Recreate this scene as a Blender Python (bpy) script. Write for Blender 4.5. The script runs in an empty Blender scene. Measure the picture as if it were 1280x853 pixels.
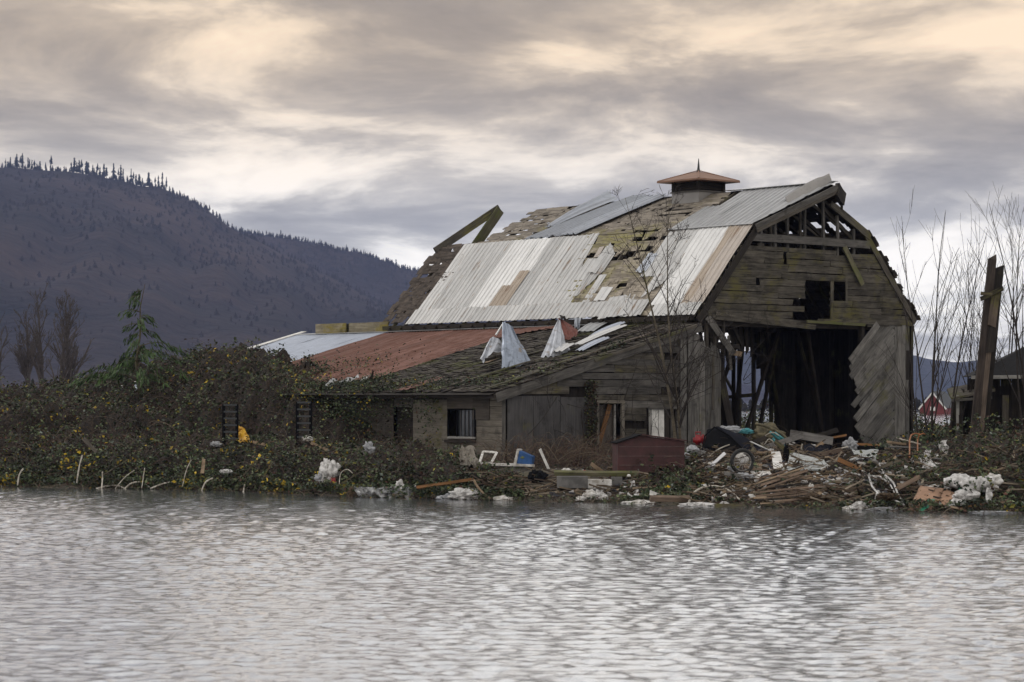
import bpy, math, random
import numpy as np
from mathutils import Vector as Ve, Matrix, noise as mn
random.seed(7); rng = np.random.default_rng(7)
R = math.radians
SC = bpy.context.scene
COL = SC.collection
# ------------------------------------------------------------------ camera
F, HY, CX, HC = 3022., 498., 640., 3.0       # focal length and horizon in photo pixels, eye height
cd = bpy.data.cameras.new('camera'); cam = bpy.data.objects.new('camera', cd); COL.objects.link(cam)
cam.location = (0, 0, HC); cam.rotation_euler = (R(90), 0, 0)
cd.sensor_width = 36; cd.lens = F/1280*36; cd.shift_y = (HY-426.5)/1280
cd.clip_start = .5; cd.clip_end = 30000
cd.dof.use_dof = True; cd.dof.focus_distance = 84; cd.dof.aperture_fstop = 3.2
SC.camera = cam
# ------------------------------------------------------------------ node helpers
class NT:
    def __init__(s, tree): s.t = tree; s.n = tree.nodes; s.l = tree.links
    def new(s, typ, **kw):
        n = s.n.new(typ)
        for k, v in kw.items():
            if k.startswith('i_'): n.inputs[k[2:].replace('_', ' ')].default_value = v
            else: setattr(n, k, v)
        return n
    def link(s, a, b): s.l.new(a, b)
    def put(s, sock, v):
        if isinstance(v, bpy.types.NodeSocket): s.l.new(v, sock)
        else: sock.default_value = v
    def math(s, op, a, b=0., c=None, clamp=False):
        n = s.n.new('ShaderNodeMath'); n.operation = op; n.use_clamp = clamp
        s.put(n.inputs[0], a); s.put(n.inputs[1], b)
        if c is not None: s.put(n.inputs[2], c)
        return n.outputs[0]
    def vmath(s, op, a, b):
        n = s.n.new('ShaderNodeVectorMath'); n.operation = op
        s.put(n.inputs[0], a); s.put(n.inputs[1], b); return n.outputs[0]
    def noise(s, vec, scale, detail=4, rough=.55, dist=0.):
        n = s.n.new('ShaderNodeTexNoise'); s.put(n.inputs['Vector'], vec)
        n.inputs['Scale'].default_value = scale; n.inputs['Detail'].default_value = detail
        n.inputs['Roughness'].default_value = rough; n.inputs['Distortion'].default_value = dist
        return n.outputs['Fac']
    def ramp(s, fac, stops):
        n = s.n.new('ShaderNodeValToRGB'); s.put(n.inputs[0], fac); e = n.color_ramp.elements
        while len(e) < len(stops): e.new(.5)
        for k, (p, c) in zip(e, stops): k.position = p; k.color = (*c, 1) if len(c) == 3 else c
        return n.outputs[0]
    def mix(s, fac, a, b, mode='MIX'):
        n = s.n.new('ShaderNodeMix'); n.data_type = 'RGBA'; n.blend_type = mode
        s.put(n.inputs[0], fac)
        s.put(n.inputs[6], a if isinstance(a, bpy.types.NodeSocket) else (*a, 1))
        s.put(n.inputs[7], b if isinstance(b, bpy.types.NodeSocket) else (*b, 1)); return n.outputs[2]
    def step(s, fac, lo, hi): 
        n = s.n.new('ShaderNodeMapRange'); n.interpolation_type = 'SMOOTHSTEP'
        s.put(n.inputs[0], fac); n.inputs[1].default_value = lo; n.inputs[2].default_value = hi; return n.outputs[0]
    def mapping(s, vec, scale=(1, 1, 1), loc=(0, 0, 0), rot=(0, 0, 0)):
        n = s.n.new('ShaderNodeMapping'); s.put(n.inputs[0], vec)
        n.inputs['Scale'].default_value = scale; n.inputs['Location'].default_value = loc
        n.inputs['Rotation'].default_value = rot; return n.outputs[0]
# ------------------------------------------------------------------ sky: overcast cloud deck in the world shader
W_ = bpy.data.worlds.new('World'); SC.world = W_; W_.use_nodes = True
T = NT(W_.node_tree); T.n.clear()
SUN_EL, SUN_AZ = R(38), R(-62)      # behind cloud, to the left and a little in front of the barn
sky = T.new('ShaderNodeTexSky', sky_type='NISHITA'); sky.sun_disc = False; sky.sun_elevation = SUN_EL; sky.sun_rotation = SUN_AZ
tc = T.new('ShaderNodeTexCoord'); sep = T.new('ShaderNodeSeparateXYZ'); T.link(tc.outputs['Generated'], sep.inputs[0])
zz = T.math('MAXIMUM', sep.outputs[2], 0.)
den = T.math('ADD', zz, .15)
cv = T.new('ShaderNodeCombineXYZ')
T.put(cv.inputs[0], T.math('DIVIDE', sep.outputs[0], den)); T.put(cv.inputs[1], T.math('DIVIDE', sep.outputs[1], den))
cvo = cv.outputs[0]
n1 = T.noise(T.mapping(cvo, scale=(1.15, 1., 1), loc=(3.1, 1.7, 0), rot=(0, 0, R(8))), 1.9, 10, .58, .3)
n2 = T.noise(T.mapping(cvo, loc=(7.7, -2.2, 3)), 1.0, 3, .5, .2)
nn = T.math('ADD', T.math('MULTIPLY', n1, .72), T.math('MULTIPLY', n2, .28))
cl = T.ramp(nn, [(.37, (.31, .31, .325)), (.44, (.40, .398, .405)), (.495, (.57, .56, .55)), (.54, (.84, .82, .785)), (.60, (1.05, 1.01, .95))])
warm = T.step(sep.outputs[2], .05, .15)
cl = T.mix(T.math('MULTIPLY', warm, T.math('SUBTRACT', 1., T.math('MULTIPLY', T.step(sep.outputs[2], .15, .26), .9))), cl, T.mix(1., cl, (.88, .72, .54), 'MULTIPLY'))
b1 = T.new('ShaderNodeBackground'); b1.inputs[1].default_value = .1; T.link(sky.outputs[0], b1.inputs[0])
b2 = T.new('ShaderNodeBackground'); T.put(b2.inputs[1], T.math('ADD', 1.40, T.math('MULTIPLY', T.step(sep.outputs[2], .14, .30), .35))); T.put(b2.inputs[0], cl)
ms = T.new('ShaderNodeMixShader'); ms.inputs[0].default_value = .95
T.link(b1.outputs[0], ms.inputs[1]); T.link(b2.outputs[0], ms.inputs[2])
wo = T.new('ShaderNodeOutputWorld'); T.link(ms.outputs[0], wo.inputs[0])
W_.cycles.sampling_method = 'MANUAL'; W_.cycles.sample_map_resolution = 512
# ------------------------------------------------------------------ sun, exposure
sd = bpy.data.lights.new('sun', 'SUN'); sd.energy = .55; sd.angle = R(14); sd.color = (1, .96, .91)
sun = bpy.data.objects.new('sun', sd); COL.objects.link(sun)
sdir = Ve((math.sin(SUN_AZ)*math.cos(SUN_EL), math.cos(SUN_AZ)*math.cos(SUN_EL), math.sin(SUN_EL)))
sun.rotation_euler = sdir.to_track_quat('Z', 'Y').to_euler(); sun.location = (-30, 60, 60)
vs = SC.view_settings; vs.view_transform = 'Standard'; vs.look = 'None'; vs.exposure = -0.08; vs.gamma = 1; vs.use_curve_mapping = False
HAZE = 8.5e-5
SC.cycles.use_denoising = True; SC.cycles.max_bounces = 5; SC.cycles.diffuse_bounces = 3; SC.cycles.glossy_bounces = 3
SC.cycles.transmission_bounces = 3; SC.cycles.transparent_max_bounces = 6; SC.cycles.volume_bounces = 0
# ------------------------------------------------------------------ materials
def mat(name):
    m = bpy.data.materials.new(name); m.use_nodes = True; t = NT(m.node_tree)
    return m, t, t.n['Principled BSDF']
def bump(t, b, h, strength, dist=.02):
    n = t.new('ShaderNodeBump'); n.inputs['Strength'].default_value = strength; n.inputs['Distance'].default_value = dist
    t.put(n.inputs['Height'], h); t.link(n.outputs[0], b.inputs['Normal'])
def wood(name, dark, light, moss=0., mosscol=(.11, .105, .03), var=.5, rough=.85, red=0.):
    m, t, b = mat(name)
    c = t.new('ShaderNodeTexCoord').outputs['Object']; oi = t.new('ShaderNodeObjectInfo').outputs['Random']
    off = t.new('ShaderNodeCombineXYZ'); t.put(off.inputs[0], t.math('MULTIPLY', oi, 37.)); t.put(off.inputs[2], t.math('MULTIPLY', oi, 91.))
    v = t.vmath('ADD', c, off.outputs[0])
    g = t.noise(t.mapping(v, (1.3, 22, 22)), 1., 5, .65)
    blot = t.noise(t.mapping(v, (1.6, 4, 4)), 1., 3, .6)
    k = t.math('ADD', t.math('MULTIPLY', g, .55), t.math('MULTIPLY', blot, .45))
    col = t.ramp(k, [(.33, dark), (.5, tuple((a+b_)/2 for a, b_ in zip(dark, light))), (.66, light)])
    vv = t.math('ADD', t.math('MULTIPLY', t.math('FRACT', t.math('MULTIPLY', oi, 7.31)), var), 1-var*.55)
    cc = t.new('ShaderNodeCombineXYZ')
    for i in range(3): t.put(cc.inputs[i], vv)
    col = t.mix(1., col, cc.outputs[0], 'MULTIPLY')
    pos = t.new('ShaderNodeNewGeometry').outputs['Position']
    if moss > 0:
        mo = t.noise(pos, .55, 6, .65, .3)
        mk = t.math('MULTIPLY', t.step(mo, .58-moss*.2, .70-moss*.15), t.step(g, .38, .55))
        col = t.mix(mk, col, mosscol)
    st = t.noise(pos, 1.7, 4, .6)
    col = t.mix(t.math('MULTIPLY', t.step(st, .55, .72), .55), col, tuple(x*.35 for x in dark))
    t.put(b.inputs['Base Color'], col); b.inputs['Roughness'].default_value = rough
    b.inputs['Specular IOR Level'].default_value = .25
    bump(t, b, g, .7, .012)
    return m
def metal(name, base, metallic=.35, rough=.5, rust=0., rustcol=(.12, .05, .03), var=.25, dirt=.3, streak=1.):
    m, t, b = mat(name)
    c = t.new('ShaderNodeTexCoord').outputs['Object']; oi = t.new('ShaderNodeObjectInfo').outputs['Random']
    off = t.new('ShaderNodeCombineXYZ'); t.put(off.inputs[0], t.math('MULTIPLY', oi, 37.)); t.put(off.inputs[1], t.math('MULTIPLY', oi, 51.))
    v = t.vmath('ADD', c, off.outputs[0])
    n_ = t.noise(t.mapping(v, (7, .5*streak, 7)), 1., 5, .6)
    n2_ = t.noise(v, 2.2, 6, .65)
    vv = t.math('ADD', t.math('MULTIPLY', oi, var), 1-var*.5)
    k = t.math('MULTIPLY', vv, t.math('ADD', t.math('MULTIPLY', n2_, .5), .75))
    cc = t.new('ShaderNodeCombineXYZ')
    for i in range(3): t.put(cc.inputs[i], k)
    col = t.mix(1., base, cc.outputs[0], 'MULTIPLY')
    col = t.mix(t.math('MULTIPLY', t.step(n_, .5, .75), dirt), col, tuple(x*.45 for x in base))
    if rust > 0:
        rk = t.step(t.math('ADD', t.math('MULTIPLY', n_, .5), t.math('MULTIPLY', n2_, .5)), .62-rust*.25, .68-rust*.1)
        col = t.mix(rk, col, rustcol)
        t.put(b.inputs['Metallic'], t.math('MULTIPLY', t.math('SUBTRACT', 1., rk), metallic))
    else: b.inputs['Metallic'].default_value = metallic
    t.put(b.inputs['Base Color'], col); b.inputs['Roughness'].default_value = rough
    bump(t, b, n2_, .25, .02)
    return m
def plain(name, col, rough=.6, var=.3, scale=6., spec=.4, bstr=.3, dirt=None, sub=0.):
    m, t, b = mat(name)
    c = t.new('ShaderNodeTexCoord').outputs['Object']
    n_ = t.noise(c, scale, 5, .6)
    c2 = dirt or tuple(x*(1-var*1.5) for x in col)
    t.put(b.inputs['Base Color'], t.ramp(n_, [(.38, c2), (.62, col)]))
    b.inputs['Roughness'].default_value = rough; b.inputs['Specular IOR Level'].default_value = spec
    if sub: b.inputs['Transmission Weight'].default_value = sub
    bump(t, b, n_, bstr, .02); return m
M = {}
M['siding'] = wood('weathered_siding', (.02, .017, .014), (.15, .135, .11), moss=.45, mosscol=(.12, .108, .04))
M['pier_grey'] = wood('weathered_pier_boards', (.05, .047, .044), (.215, .205, .19), moss=.1)
M['siding_grey'] = wood('grey_siding', (.038, .035, .032), (.145, .136, .125), moss=.1)
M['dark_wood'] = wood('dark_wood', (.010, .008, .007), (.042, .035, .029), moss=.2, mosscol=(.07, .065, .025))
M['rafter'] = wood('rafter_wood', (.04, .034, .028), (.13, .115, .095), moss=.15)
M['pale_board'] = wood('roof_boards', (.07, .057, .044), (.40, .355, .29), moss=.6, mosscol=(.24, .22, .09), var=.6)  # pale tan weathered boards with yellowish moss
M['up_board'] = wood('upper_roof_boards', (.06, .05, .04), (.34, .30, .25), moss=.3, mosscol=(.2, .18, .08), var=.45)
M['brown_board'] = wood('brown_roof_boards', (.02, .016, .013), (.115, .092, .075), moss=.0, var=.9)
M['shake'] = wood('old_shakes', (.028, .024, .02), (.13, .115, .095), moss=.55, mosscol=(.07, .075, .02), var=.5)
M['plywood'] = wood('grey_plywood', (.045, .042, .042), (.10, .097, .098), moss=.1, var=.15)
M['plywood_brown'] = wood('brown_plywood', (.05, .042, .036), (.12, .105, .09), moss=.1, var=.2)
M['panel_tan'] = wood('tan_panel', (.09, .08, .066), (.24, .215, .18), moss=.1, var=.1)
M['fascia'] = wood('mossy_fascia', (.10, .085, .05), (.34, .30, .22), moss=.6, mosscol=(.20, .16, .03), var=.2)
M['tan_wood'] = wood('tan_wood', (.16, .11, .07), (.38, .29, .2), var=.4)
M['orange_wood'] = wood('orange_brown_wood', (.10, .05, .02), (.26, .13, .055), var=.3)
M['lath'] = wood('brown_lath', (.06, .04, .03), (.26, .19, .14), var=.7)
M['grey_plank'] = wood('grey_plank', (.07, .065, .06), (.22, .21, .2), var=.3)
M['moss_plank'] = wood('moss_plank', (.06, .055, .035), (.2, .18, .12), moss=.8, mosscol=(.10, .11, .03), var=.3)
M['moss_plank2'] = wood('mossy_brace', (.04, .035, .02), (.12, .11, .07), moss=.5, mosscol=(.07, .08, .02), var=.1)
M['bark'] = wood('bark', (.035, .028, .02), (.13, .11, .08), moss=.3, var=.2)
M['bark_mid'] = wood('mid_bark', (.03, .024, .022), (.085, .07, .062), var=.2)
M['bark_pale'] = wood('pale_bark', (.07, .055, .048), (.16, .13, .115), var=.2)
M['bark_dark'] = wood('dark_bark', (.02, .016, .014), (.06, .05, .045), var=.2)
M['post_dark'] = wood('dark_timber', (.014, .011, .010), (.065, .050, .042), var=.2)
M['post'] = wood('old_timber', (.04, .03, .024), (.15, .115, .09), moss=.2, var=.3)
M['galv'] = metal('weathered_galvanised', (.455, .455, .45), .30, .55, .30, (.25, .19, .145), var=.32, dirt=.75)
M['galv_white'] = metal('bright_galvanised', (.58, .58, .575), .30, .45, 0, var=.1, dirt=.25)
M['galv_blue'] = metal('blue_galvanised', (.36, .385, .43), .5, .42, 0, var=.2)
M['torn'] = metal('torn_galvanised', (.42, .44, .48), .35, .45, .2, (.24, .18, .13), var=.1, dirt=.8)
M['torn_blue'] = metal('torn_blue_galvanised', (.27, .31, .38), .45, .42, .15, (.2, .16, .12), var=.1, dirt=.9)
M['galv_seam'] = metal('seamed_grey_metal', (.34, .345, .35), .45, .42, 0, var=.15, dirt=.4)
M['galv_beige'] = metal('beige_galvanised', (.40, .355, .315), .2, .6, .35, (.27, .2, .145), var=.15)
M['rust'] = metal('rusty_sheet', (.38, .32, .26), .15, .7, .45, (.22, .155, .11), var=.1)
M['red_metal'] = metal('red_rusted_metal', (.215, .115, .092), .1, .7, .85, (.13, .052, .032), var=.45, dirt=.75, streak=.6)
M['red_fresh'] = metal('deep_red_metal', (.17, .05, .035), .1, .6, .3, (.1, .035, .025), var=.2)
M['pale_metal'] = metal('pale_blue_metal', (.44, .48, .56), .35, .45, 0, var=.08, dirt=.3)
M['white_paint'] = plain('white_paint', (.72, .71, .68), .55, .2, 4)
M['cup_roof'] = metal('rusty_cupola_roof', (.22, .12, .075), .1, .6, .6, (.15, .075, .045), var=.1)
M['cup_wall'] = metal('cupola_sheet', (.24, .23, .22), .3, .55, .2, (.14, .11, .09), var=.1)
M['white_foam'] = plain('white_foam', (.66, .65, .63), .7, .3, 5, dirt=(.3, .28, .25))
M['plastic'] = plain('dirty_white_plastic', (.62, .61, .60), .35, .3, 7, .5, .5, dirt=(.26, .25, .24))
M['grey_plastic'] = plain('grey_plastic', (.33, .34, .36), .35, .3, 7, .5, .5)
M['film'] = plain('clear_film', (.6, .61, .62), .25, .3, 9, .5, .5, sub=.55)
M['hose'] = plain('cream_pipe', (.50, .47, .41), .5, .2, 8, dirt=(.25, .22, .18))
M['black'] = plain('black_plastic', (.007, .007, .008), .9, .2, 5, .08)
M['tarp'] = plain('black_blue_tarp', (.010, .011, .018), .9, .3, 3, .08, .4)
M['yellow'] = plain('yellow_tarp', (.62, .36, .01), .5, .3, 5, dirt=(.4, .2, .01))
M['blue'] = plain('blue_cooler', (.03, .10, .28), .4, .2, 5)
M['redcan'] = plain('red_can', (.32, .025, .03), .4, .3, 5)
M['olive'] = plain('olive_tarp', (.13, .11, .06), .7, .4, 5)
M['teal'] = plain('teal_rope', (.06, .27, .30), .6, .3, 9)
M['orange'] = metal('orange_rust_tube', (.28, .11, .04), .2, .6, .3, (.16, .06, .03))
M['card'] = plain('cardboard', (.33, .20, .13), .8, .2, 4)
M['green_tape'] = plain('green_tape', (.03, .27, .16), .4, .1, 9)
M['maroon'] = plain('maroon_paint', (.07, .026, .026), .75, .3, 3, dirt=(.04, .018, .017))
M['maroon_line'] = plain('pale_joint', (.11, .07, .066), .7, .3, 9)
M['concrete'] = plain('old_concrete', (.15, .145, .14), .9, .3, 3)
M['soil'] = plain('wet_soil', (.035, .028, .02), .9, .4, 2)
M['shingle'] = plain('black_shingles', (.013, .0125, .014), .95, .3, 9)
M['trim'] = plain('grey_trim', (.33, .32, .30), .6, .2, 6)
M['glass'] = plain('dirty_glass', (.05, .055, .06), .12, .3, 3, .7, .1)
M['rubber'] = plain('tyre_rubber', (.018, .018, .018), .7, .2, 6)
M['silver'] = metal('silver_bar', (.5, .5, .52), .7, .35)
M['weath_blue'] = plain('weathered_pale_panel', (.42, .45, .46), .6, .3, 5, dirt=(.22, .22, .2))
M['redhouse'] = plain('red_cladding', (.15, .022, .018), .7, .2, .8)
M['roofgrey'] = plain('grey_roof', (.06, .065, .07), .8, .2, .6)
M['brown_veg'] = plain('brown_debris', (.09, .06, .035), .9, .4, 12, bstr=1)
def vegmat(name, rough=.6, trans=.0):
    m, t, b = mat(name); a = t.new('ShaderNodeAttribute'); a.attribute_name = 'tint'
    t.put(b.inputs['Base Color'], a.outputs['Color']); b.inputs['Roughness'].default_value = rough
    b.inputs['Specular IOR Level'].default_value = .3; return m
M['leaf'] = vegmat('leaf_tint'); M['cane'] = vegmat('cane_tint', .8)
# ------------------------------------------------------------------ geometry helpers
def link(name, me, m=None, parent=None, mw=None):
    o = bpy.data.objects.new(name, me); COL.objects.link(o)
    if m: me.materials.append(m) if not me.materials else None
    if parent: o.parent = parent
    if mw is not None: o.matrix_basis = mw
    return o
def tag(o, label=None, cat=None, group=None, kind=None):
    if label: o['label'] = label
    if cat: o['category'] = cat
    if group: o['group'] = group
    if kind: o['kind'] = kind
    return o
class MB:
    def __init__(s): s.v = []; s.f = []; s.c = []
    def add(s, vs, fs):
        k = len(s.v); s.v += [tuple(p) for p in vs]; s.f += [tuple(i+k for i in f) for f in fs]; return s
    def box(s, c, d, m=None):
        c = Ve(c); pts = [Ve((x*d[0]/2, y*d[1]/2, z*d[2]/2)) for x in (-1, 1) for y in (-1, 1) for z in (-1, 1)]
        if m is not None: pts = [m @ p for p in pts]
        return s.add([c+p for p in pts], [(0, 1, 3, 2), (4, 6, 7, 5), (0, 4, 5, 1), (2, 3, 7, 6), (0, 2, 6, 4), (1, 5, 7, 3)])
    def beam(s, a, b, w, h=None, up=(0, 0, 1), jit=0.):
        a, b = Ve(a), Ve(b); d = (b-a); L = d.length
        if L < 1e-6: return s
        d.normalize(); h = h or w; up = Ve(up)
        sd_ = d.cross(up)
        if sd_.length < 1e-3: sd_ = d.cross(Ve((1, 0, 0)))
        sd_.normalize(); u2 = sd_.cross(d)
        J = lambda: Ve((random.uniform(-jit, jit), random.uniform(-jit, jit), random.uniform(-jit, jit)))
        P = [p+sd_*(x*w/2)+u2*(y*h/2)+J() for p in (a, b) for x, y in ((-1, -1), (1, -1), (1, 1), (-1, 1))]
        return s.add(P, [(0, 1, 2, 3), (4, 7, 6, 5), (0, 4, 5, 1), (1, 5, 6, 2), (2, 6, 7, 3), (3, 7, 4, 0)])
    def tube(s, pts, r, n=5, r1=None):
        pts = [Ve(p) for p in pts]; m = len(pts); vs_ = []; 
        for i, p in enumerate(pts):
            d = (pts[min(i+1, m-1)]-pts[max(i-1, 0)]).normalized()
            q = d.cross(Ve((.3, .2, 1))) 
            if q.length < 1e-3: q = d.cross(Ve((1, 0, 0)))
            q.normalize(); w = d.cross(q); rr = r if r1 is None else r+(r1-r)*i/(m-1)
            for j in range(n):
                a = 2*math.pi*j/n; vs_.append(p+q*(rr*math.cos(a))+w*(rr*math.sin(a)))
        fs = [(i*n+j, i*n+(j+1) % n, (i+1)*n+(j+1) % n, (i+1)*n+j) for i in range(m-1) for j in range(n)]
        fs += [tuple(range(n))[::-1], tuple((m-1)*n+j for j in range(n))]
        return s.add(vs_, fs)
    def build(s, name, m=None, parent=None, smooth=False):
        me = bpy.data.meshes.new(name); me.from_pydata([tuple(p) for p in s.v], [], s.f); me.update()
        if smooth: me.polygons.foreach_set('use_smooth', [True]*len(me.polygons))
        return link(name, me, m, parent)
def np_mesh(name, verts, faces, m=None, parent=None, smooth=False, tint=None):
    """faces: (n,3) or (n,4) int array"""
    me = bpy.data.meshes.new(name); n, k = faces.shape
    me.vertices.add(len(verts)); me.vertices.foreach_set('co', verts.astype(np.float32).ravel())
    me.loops.add(n*k); me.loops.foreach_set('vertex_index', faces.astype(np.int32).ravel())
    me.polygons.add(n); me.polygons.foreach_set('loop_start', np.arange(0, n*k, k, dtype=np.int32))
    me.update(calc_edges=True)
    me.polygons.foreach_set('use_smooth', np.full(n, smooth))
    if tint is not None:
        a = me.attributes.new('tint', 'FLOAT_COLOR', 'POINT'); a.data.foreach_set('color', tint.astype(np.float32).ravel())
    return link(name, me, m, parent)
def empty(name, loc, rz=0.):
    o = bpy.data.objects.new(name, None); COL.objects.link(o); o.location = loc; o.rotation_euler = (0, 0, rz); o.empty_display_size = .3; return o
def Wp(x, y, t): return Ve(((x-CX)/F*t, t, HC+(HY-y)/F*t))      # a point of the place seen at photo pixel x,y and t metres off
def frame(A, B, nrm):
    A, B = Ve(A), Ve(B); x = (B-A); L = x.length; x.normalize(); z = Ve(nrm); z = (z-x*z.dot(x)).normalized(); y = z.cross(x)
    m = Matrix((x, y, z)).transposed().to_4x4(); m.translation = A; return m, L
def board_mesh(name, L, w, t, rag=.03, warp=.01, m=None):
    n = max(2, min(5, int(L/.5)+1)); vs_ = []
    for i in range(n+1):
        x = L*i/n; dz = random.uniform(-warp, warp); 
        for (yy, zz_) in ((-w/2, 0), (w/2, 0), (w/2, t), (-w/2, t)):
            xx = x
            if i in (0, n): xx += random.uniform(-rag, rag)
            vs_.append((xx, yy+random.uniform(-.006, .006), zz_+dz))
    fs = [(i*4+j, i*4+(j+1) % 4, (i+1)*4+(j+1) % 4, (i+1)*4+j) for i in range(n) for j in range(4)]
    fs += [(3, 2, 1, 0), (n*4, n*4+1, n*4+2, n*4+3)]
    me = bpy.data.meshes.new(name); me.from_pydata(vs_, [], fs); me.update(); me.materials.append(m); return me
def board(parent, name, A, B, w, t, nrm, m, rag=.03, warp=.012):
    mw, L = frame(A, B, nrm); return link(name, board_mesh(name, L, w, t, rag, warp, m), None, parent, mw)
def sheet(parent, name, P, da, db, nrm, wd, ln, m, pitch=.25, rib=.03, ribw=.045, jag=0., clip=None, bend=0., warp=.01):
    """ribbed roofing sheet: local x across, local y up the slope, ribs run along y"""
    x, y = Ve(da).normalized(), Ve(db).normalized(); z = x.cross(y)
    if z.dot(Ve(nrm)) < 0: z = -z
    mw = Matrix((x, y, z)).transposed().to_4x4(); mw.translation = Ve(P)
    xs = [(0, 0)]; k = pitch/2
    while k < wd-.02:
        xs += [(k-ribw, 0), (k-ribw*.35, rib), (k+ribw*.35, rib), (k+ribw, 0)]; k += pitch
    xs.append((wd, .004)); xs = [q for q in xs if 0 <= q[0] <= wd]
    ny = max(2, int(ln/.6)); vs_ = []; J = [random.uniform(-jag, jag) for _ in xs]
    if jag: J = [J[i//3*3] for i in range(len(J))]
    ph = random.uniform(0, 6)
    for j in range(ny+1):
        for i, (a, h) in enumerate(xs):
            b0 = (clip(a)[0] if clip else 0.)+ (J[i] if jag else 0); b1 = clip(a)[1] if clip else ln
            b_ = b0+(b1-b0)*j/ny
            vs_.append((a+random.uniform(-.002, .002), b_, h+.02+warp*math.sin(b_*2.1+ph+a)+bend*max(0, 1-b_/ln*2)**2))
    nx = len(xs); fs = [(j*nx+i, j*nx+i+1, (j+1)*nx+i+1, (j+1)*nx+i) for j in range(ny) for i in range(nx-1)]
    k0 = len(vs_); vs_ += [(p[0], p[1], p[2]-.006) for p in vs_]; fs += [tuple(q+k0 for q in f[::-1]) for f in fs]
    edge = [i for i in range(nx)] + [j*nx+nx-1 for j in range(1, ny+1)] + [ny*nx+i for i in range(nx-2, -1, -1)] + [j*nx for j in range(ny-1, 0, -1)]
    for a_, b_ in zip(edge, edge[1:]+edge[:1]): fs.append((b_, a_, a_+k0, b_+k0))
    me = bpy.data.meshes.new(name); me.from_pydata(vs_, [], fs); me.update(); me.materials.append(m)
    return link(name, me, None, parent, mw)
# ------------------------------------------------------------------ terrain functions
SHX = np.array([-400, 0, 300, 440, 640, 800, 940, 1140, 1280, 1500]); SHY = np.array([600, 608, 613.5, 621, 626, 629, 633, 639, 641.5, 645])
def shore_t(px): return 3*F/(np.interp(px, SHX, SHY)-HY)
CD = np.array([0, 1.5, 4, 7, 8.5, 10, 11.5, 14, 18, 25.])
CT = {-400: (0, .8, 1.3, 1.9, 2.1, 2.3, 2.5, 2.8, 3, 3), 0: (0, .8, 1.3, 1.9, 2.1, 2.3, 2.5, 2.8, 3, 3), 165: (0, .9, 1.3, 1.8, 2.2, 2.6, 3.0, 3.4, 3.75, 3.8),
 210: (0, .9, 1.3, 1.6, 2.0, 2.7, 3.4, 4.1, 4.45, 4.4), 250: (0, .9, 1.25, 1.5, 1.9, 3.1, 4.0, 4.5, 4.6, 4.6), 290: (0, .9, 1.15, 1.35, 1.6, 3.5, 4.1, 4.55, 4.6, 4.6), 340: (0, .9, 1.1, 1.3, 1.6, 3.4, 3.9, 4.3, 4.3, 4.1),
 400: (0, .9, 1.1, 1.35, 1.6, 3.1, 3.7, 4.0, 4.0, 3.7), 440: (0, .9, 1.1, 1.3, 1.5, 2.4, 3.1, 3.3, 3.2, 3.1), 470: (0, .9, 1.1, 1.3, 1.4, 1.9, 2.4, 3.0, 3.2, 3.2), 520: (0, .85, 1.15, 1.3, 1.35, 1.35, 1.35, 1, .75, .75),
 600: (0, .8, .95, .8, .75, .75, .75, .75, .75, .75), 650: (0, .7, .7, .75, .75, .75, .75, .75, .75, .75), 700: (0, .3, .55, .75, .75, .75, .75, .75, .75, .75),
 760: (0, .35, .6, .8, .75, .75, .75, .75, .75, .75), 800: (0, .6, .95, .9, .75, .75, .75, .75, .75, .75), 870: (0, .6, 1.05, 1.15, 1.4, 1.35, 1.2, .8, .75, .75),
 950: (0, .35, .8, 1.25, 1.5, 1.6, 1.5, .9, .75, .75), 1040: (0, .35, .7, 1.1, 1.25, 1.35, 1.1, .8, .75, .75), 1080: (0, .7, 1.0, 1.1, 1.15, 1.2, 1.2, 1.0, .9, .9),
 1170: (0, .7, 1.1, 1.3, 1.35, 1.4, 1.5, 1.5, 1.4, 1.3), 1280: (0, .7, 1.2, 1.5, 1.6, 1.7, 1.7, 1.5, 1.3, 1.2), 1700: (0, .7, 1.2, 1.5, 1.6, 1.7, 1.7, 1.5, 1.3, 1.2)}
CKX = np.array(sorted(CT)); CTV = np.array([CT[k] for k in CKX])
def nz2(X, Y, s, seed=0):
    out = np.zeros(np.broadcast(X, Y).shape); r = np.random.default_rng(seed)
    for k in range(14):
        a = r.uniform(0, 6.283); f_ = s*r.uniform(.5, 2.2); out += np.sin((X*math.cos(a)+Y*math.sin(a))*f_+r.uniform(0, 6.283))
    return out/math.sqrt(14)
def ground(X, Y):
    px = CX+X/np.maximum(Y, 1)*F; d = Y-shore_t(px); d = d+.35*nz2(X, Y, 1.1, 3)
    z = np.where(d > 0, np.minimum(.75, .28*d), np.maximum(-1., .25*d))
    far = np.clip((Y-125)/30, 0, 1); z = z*(1-far)-.9*far
    side = np.clip((np.abs(X)-70)/15, 0, 1); z = z*(1-side)-.9*side
    return z
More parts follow.
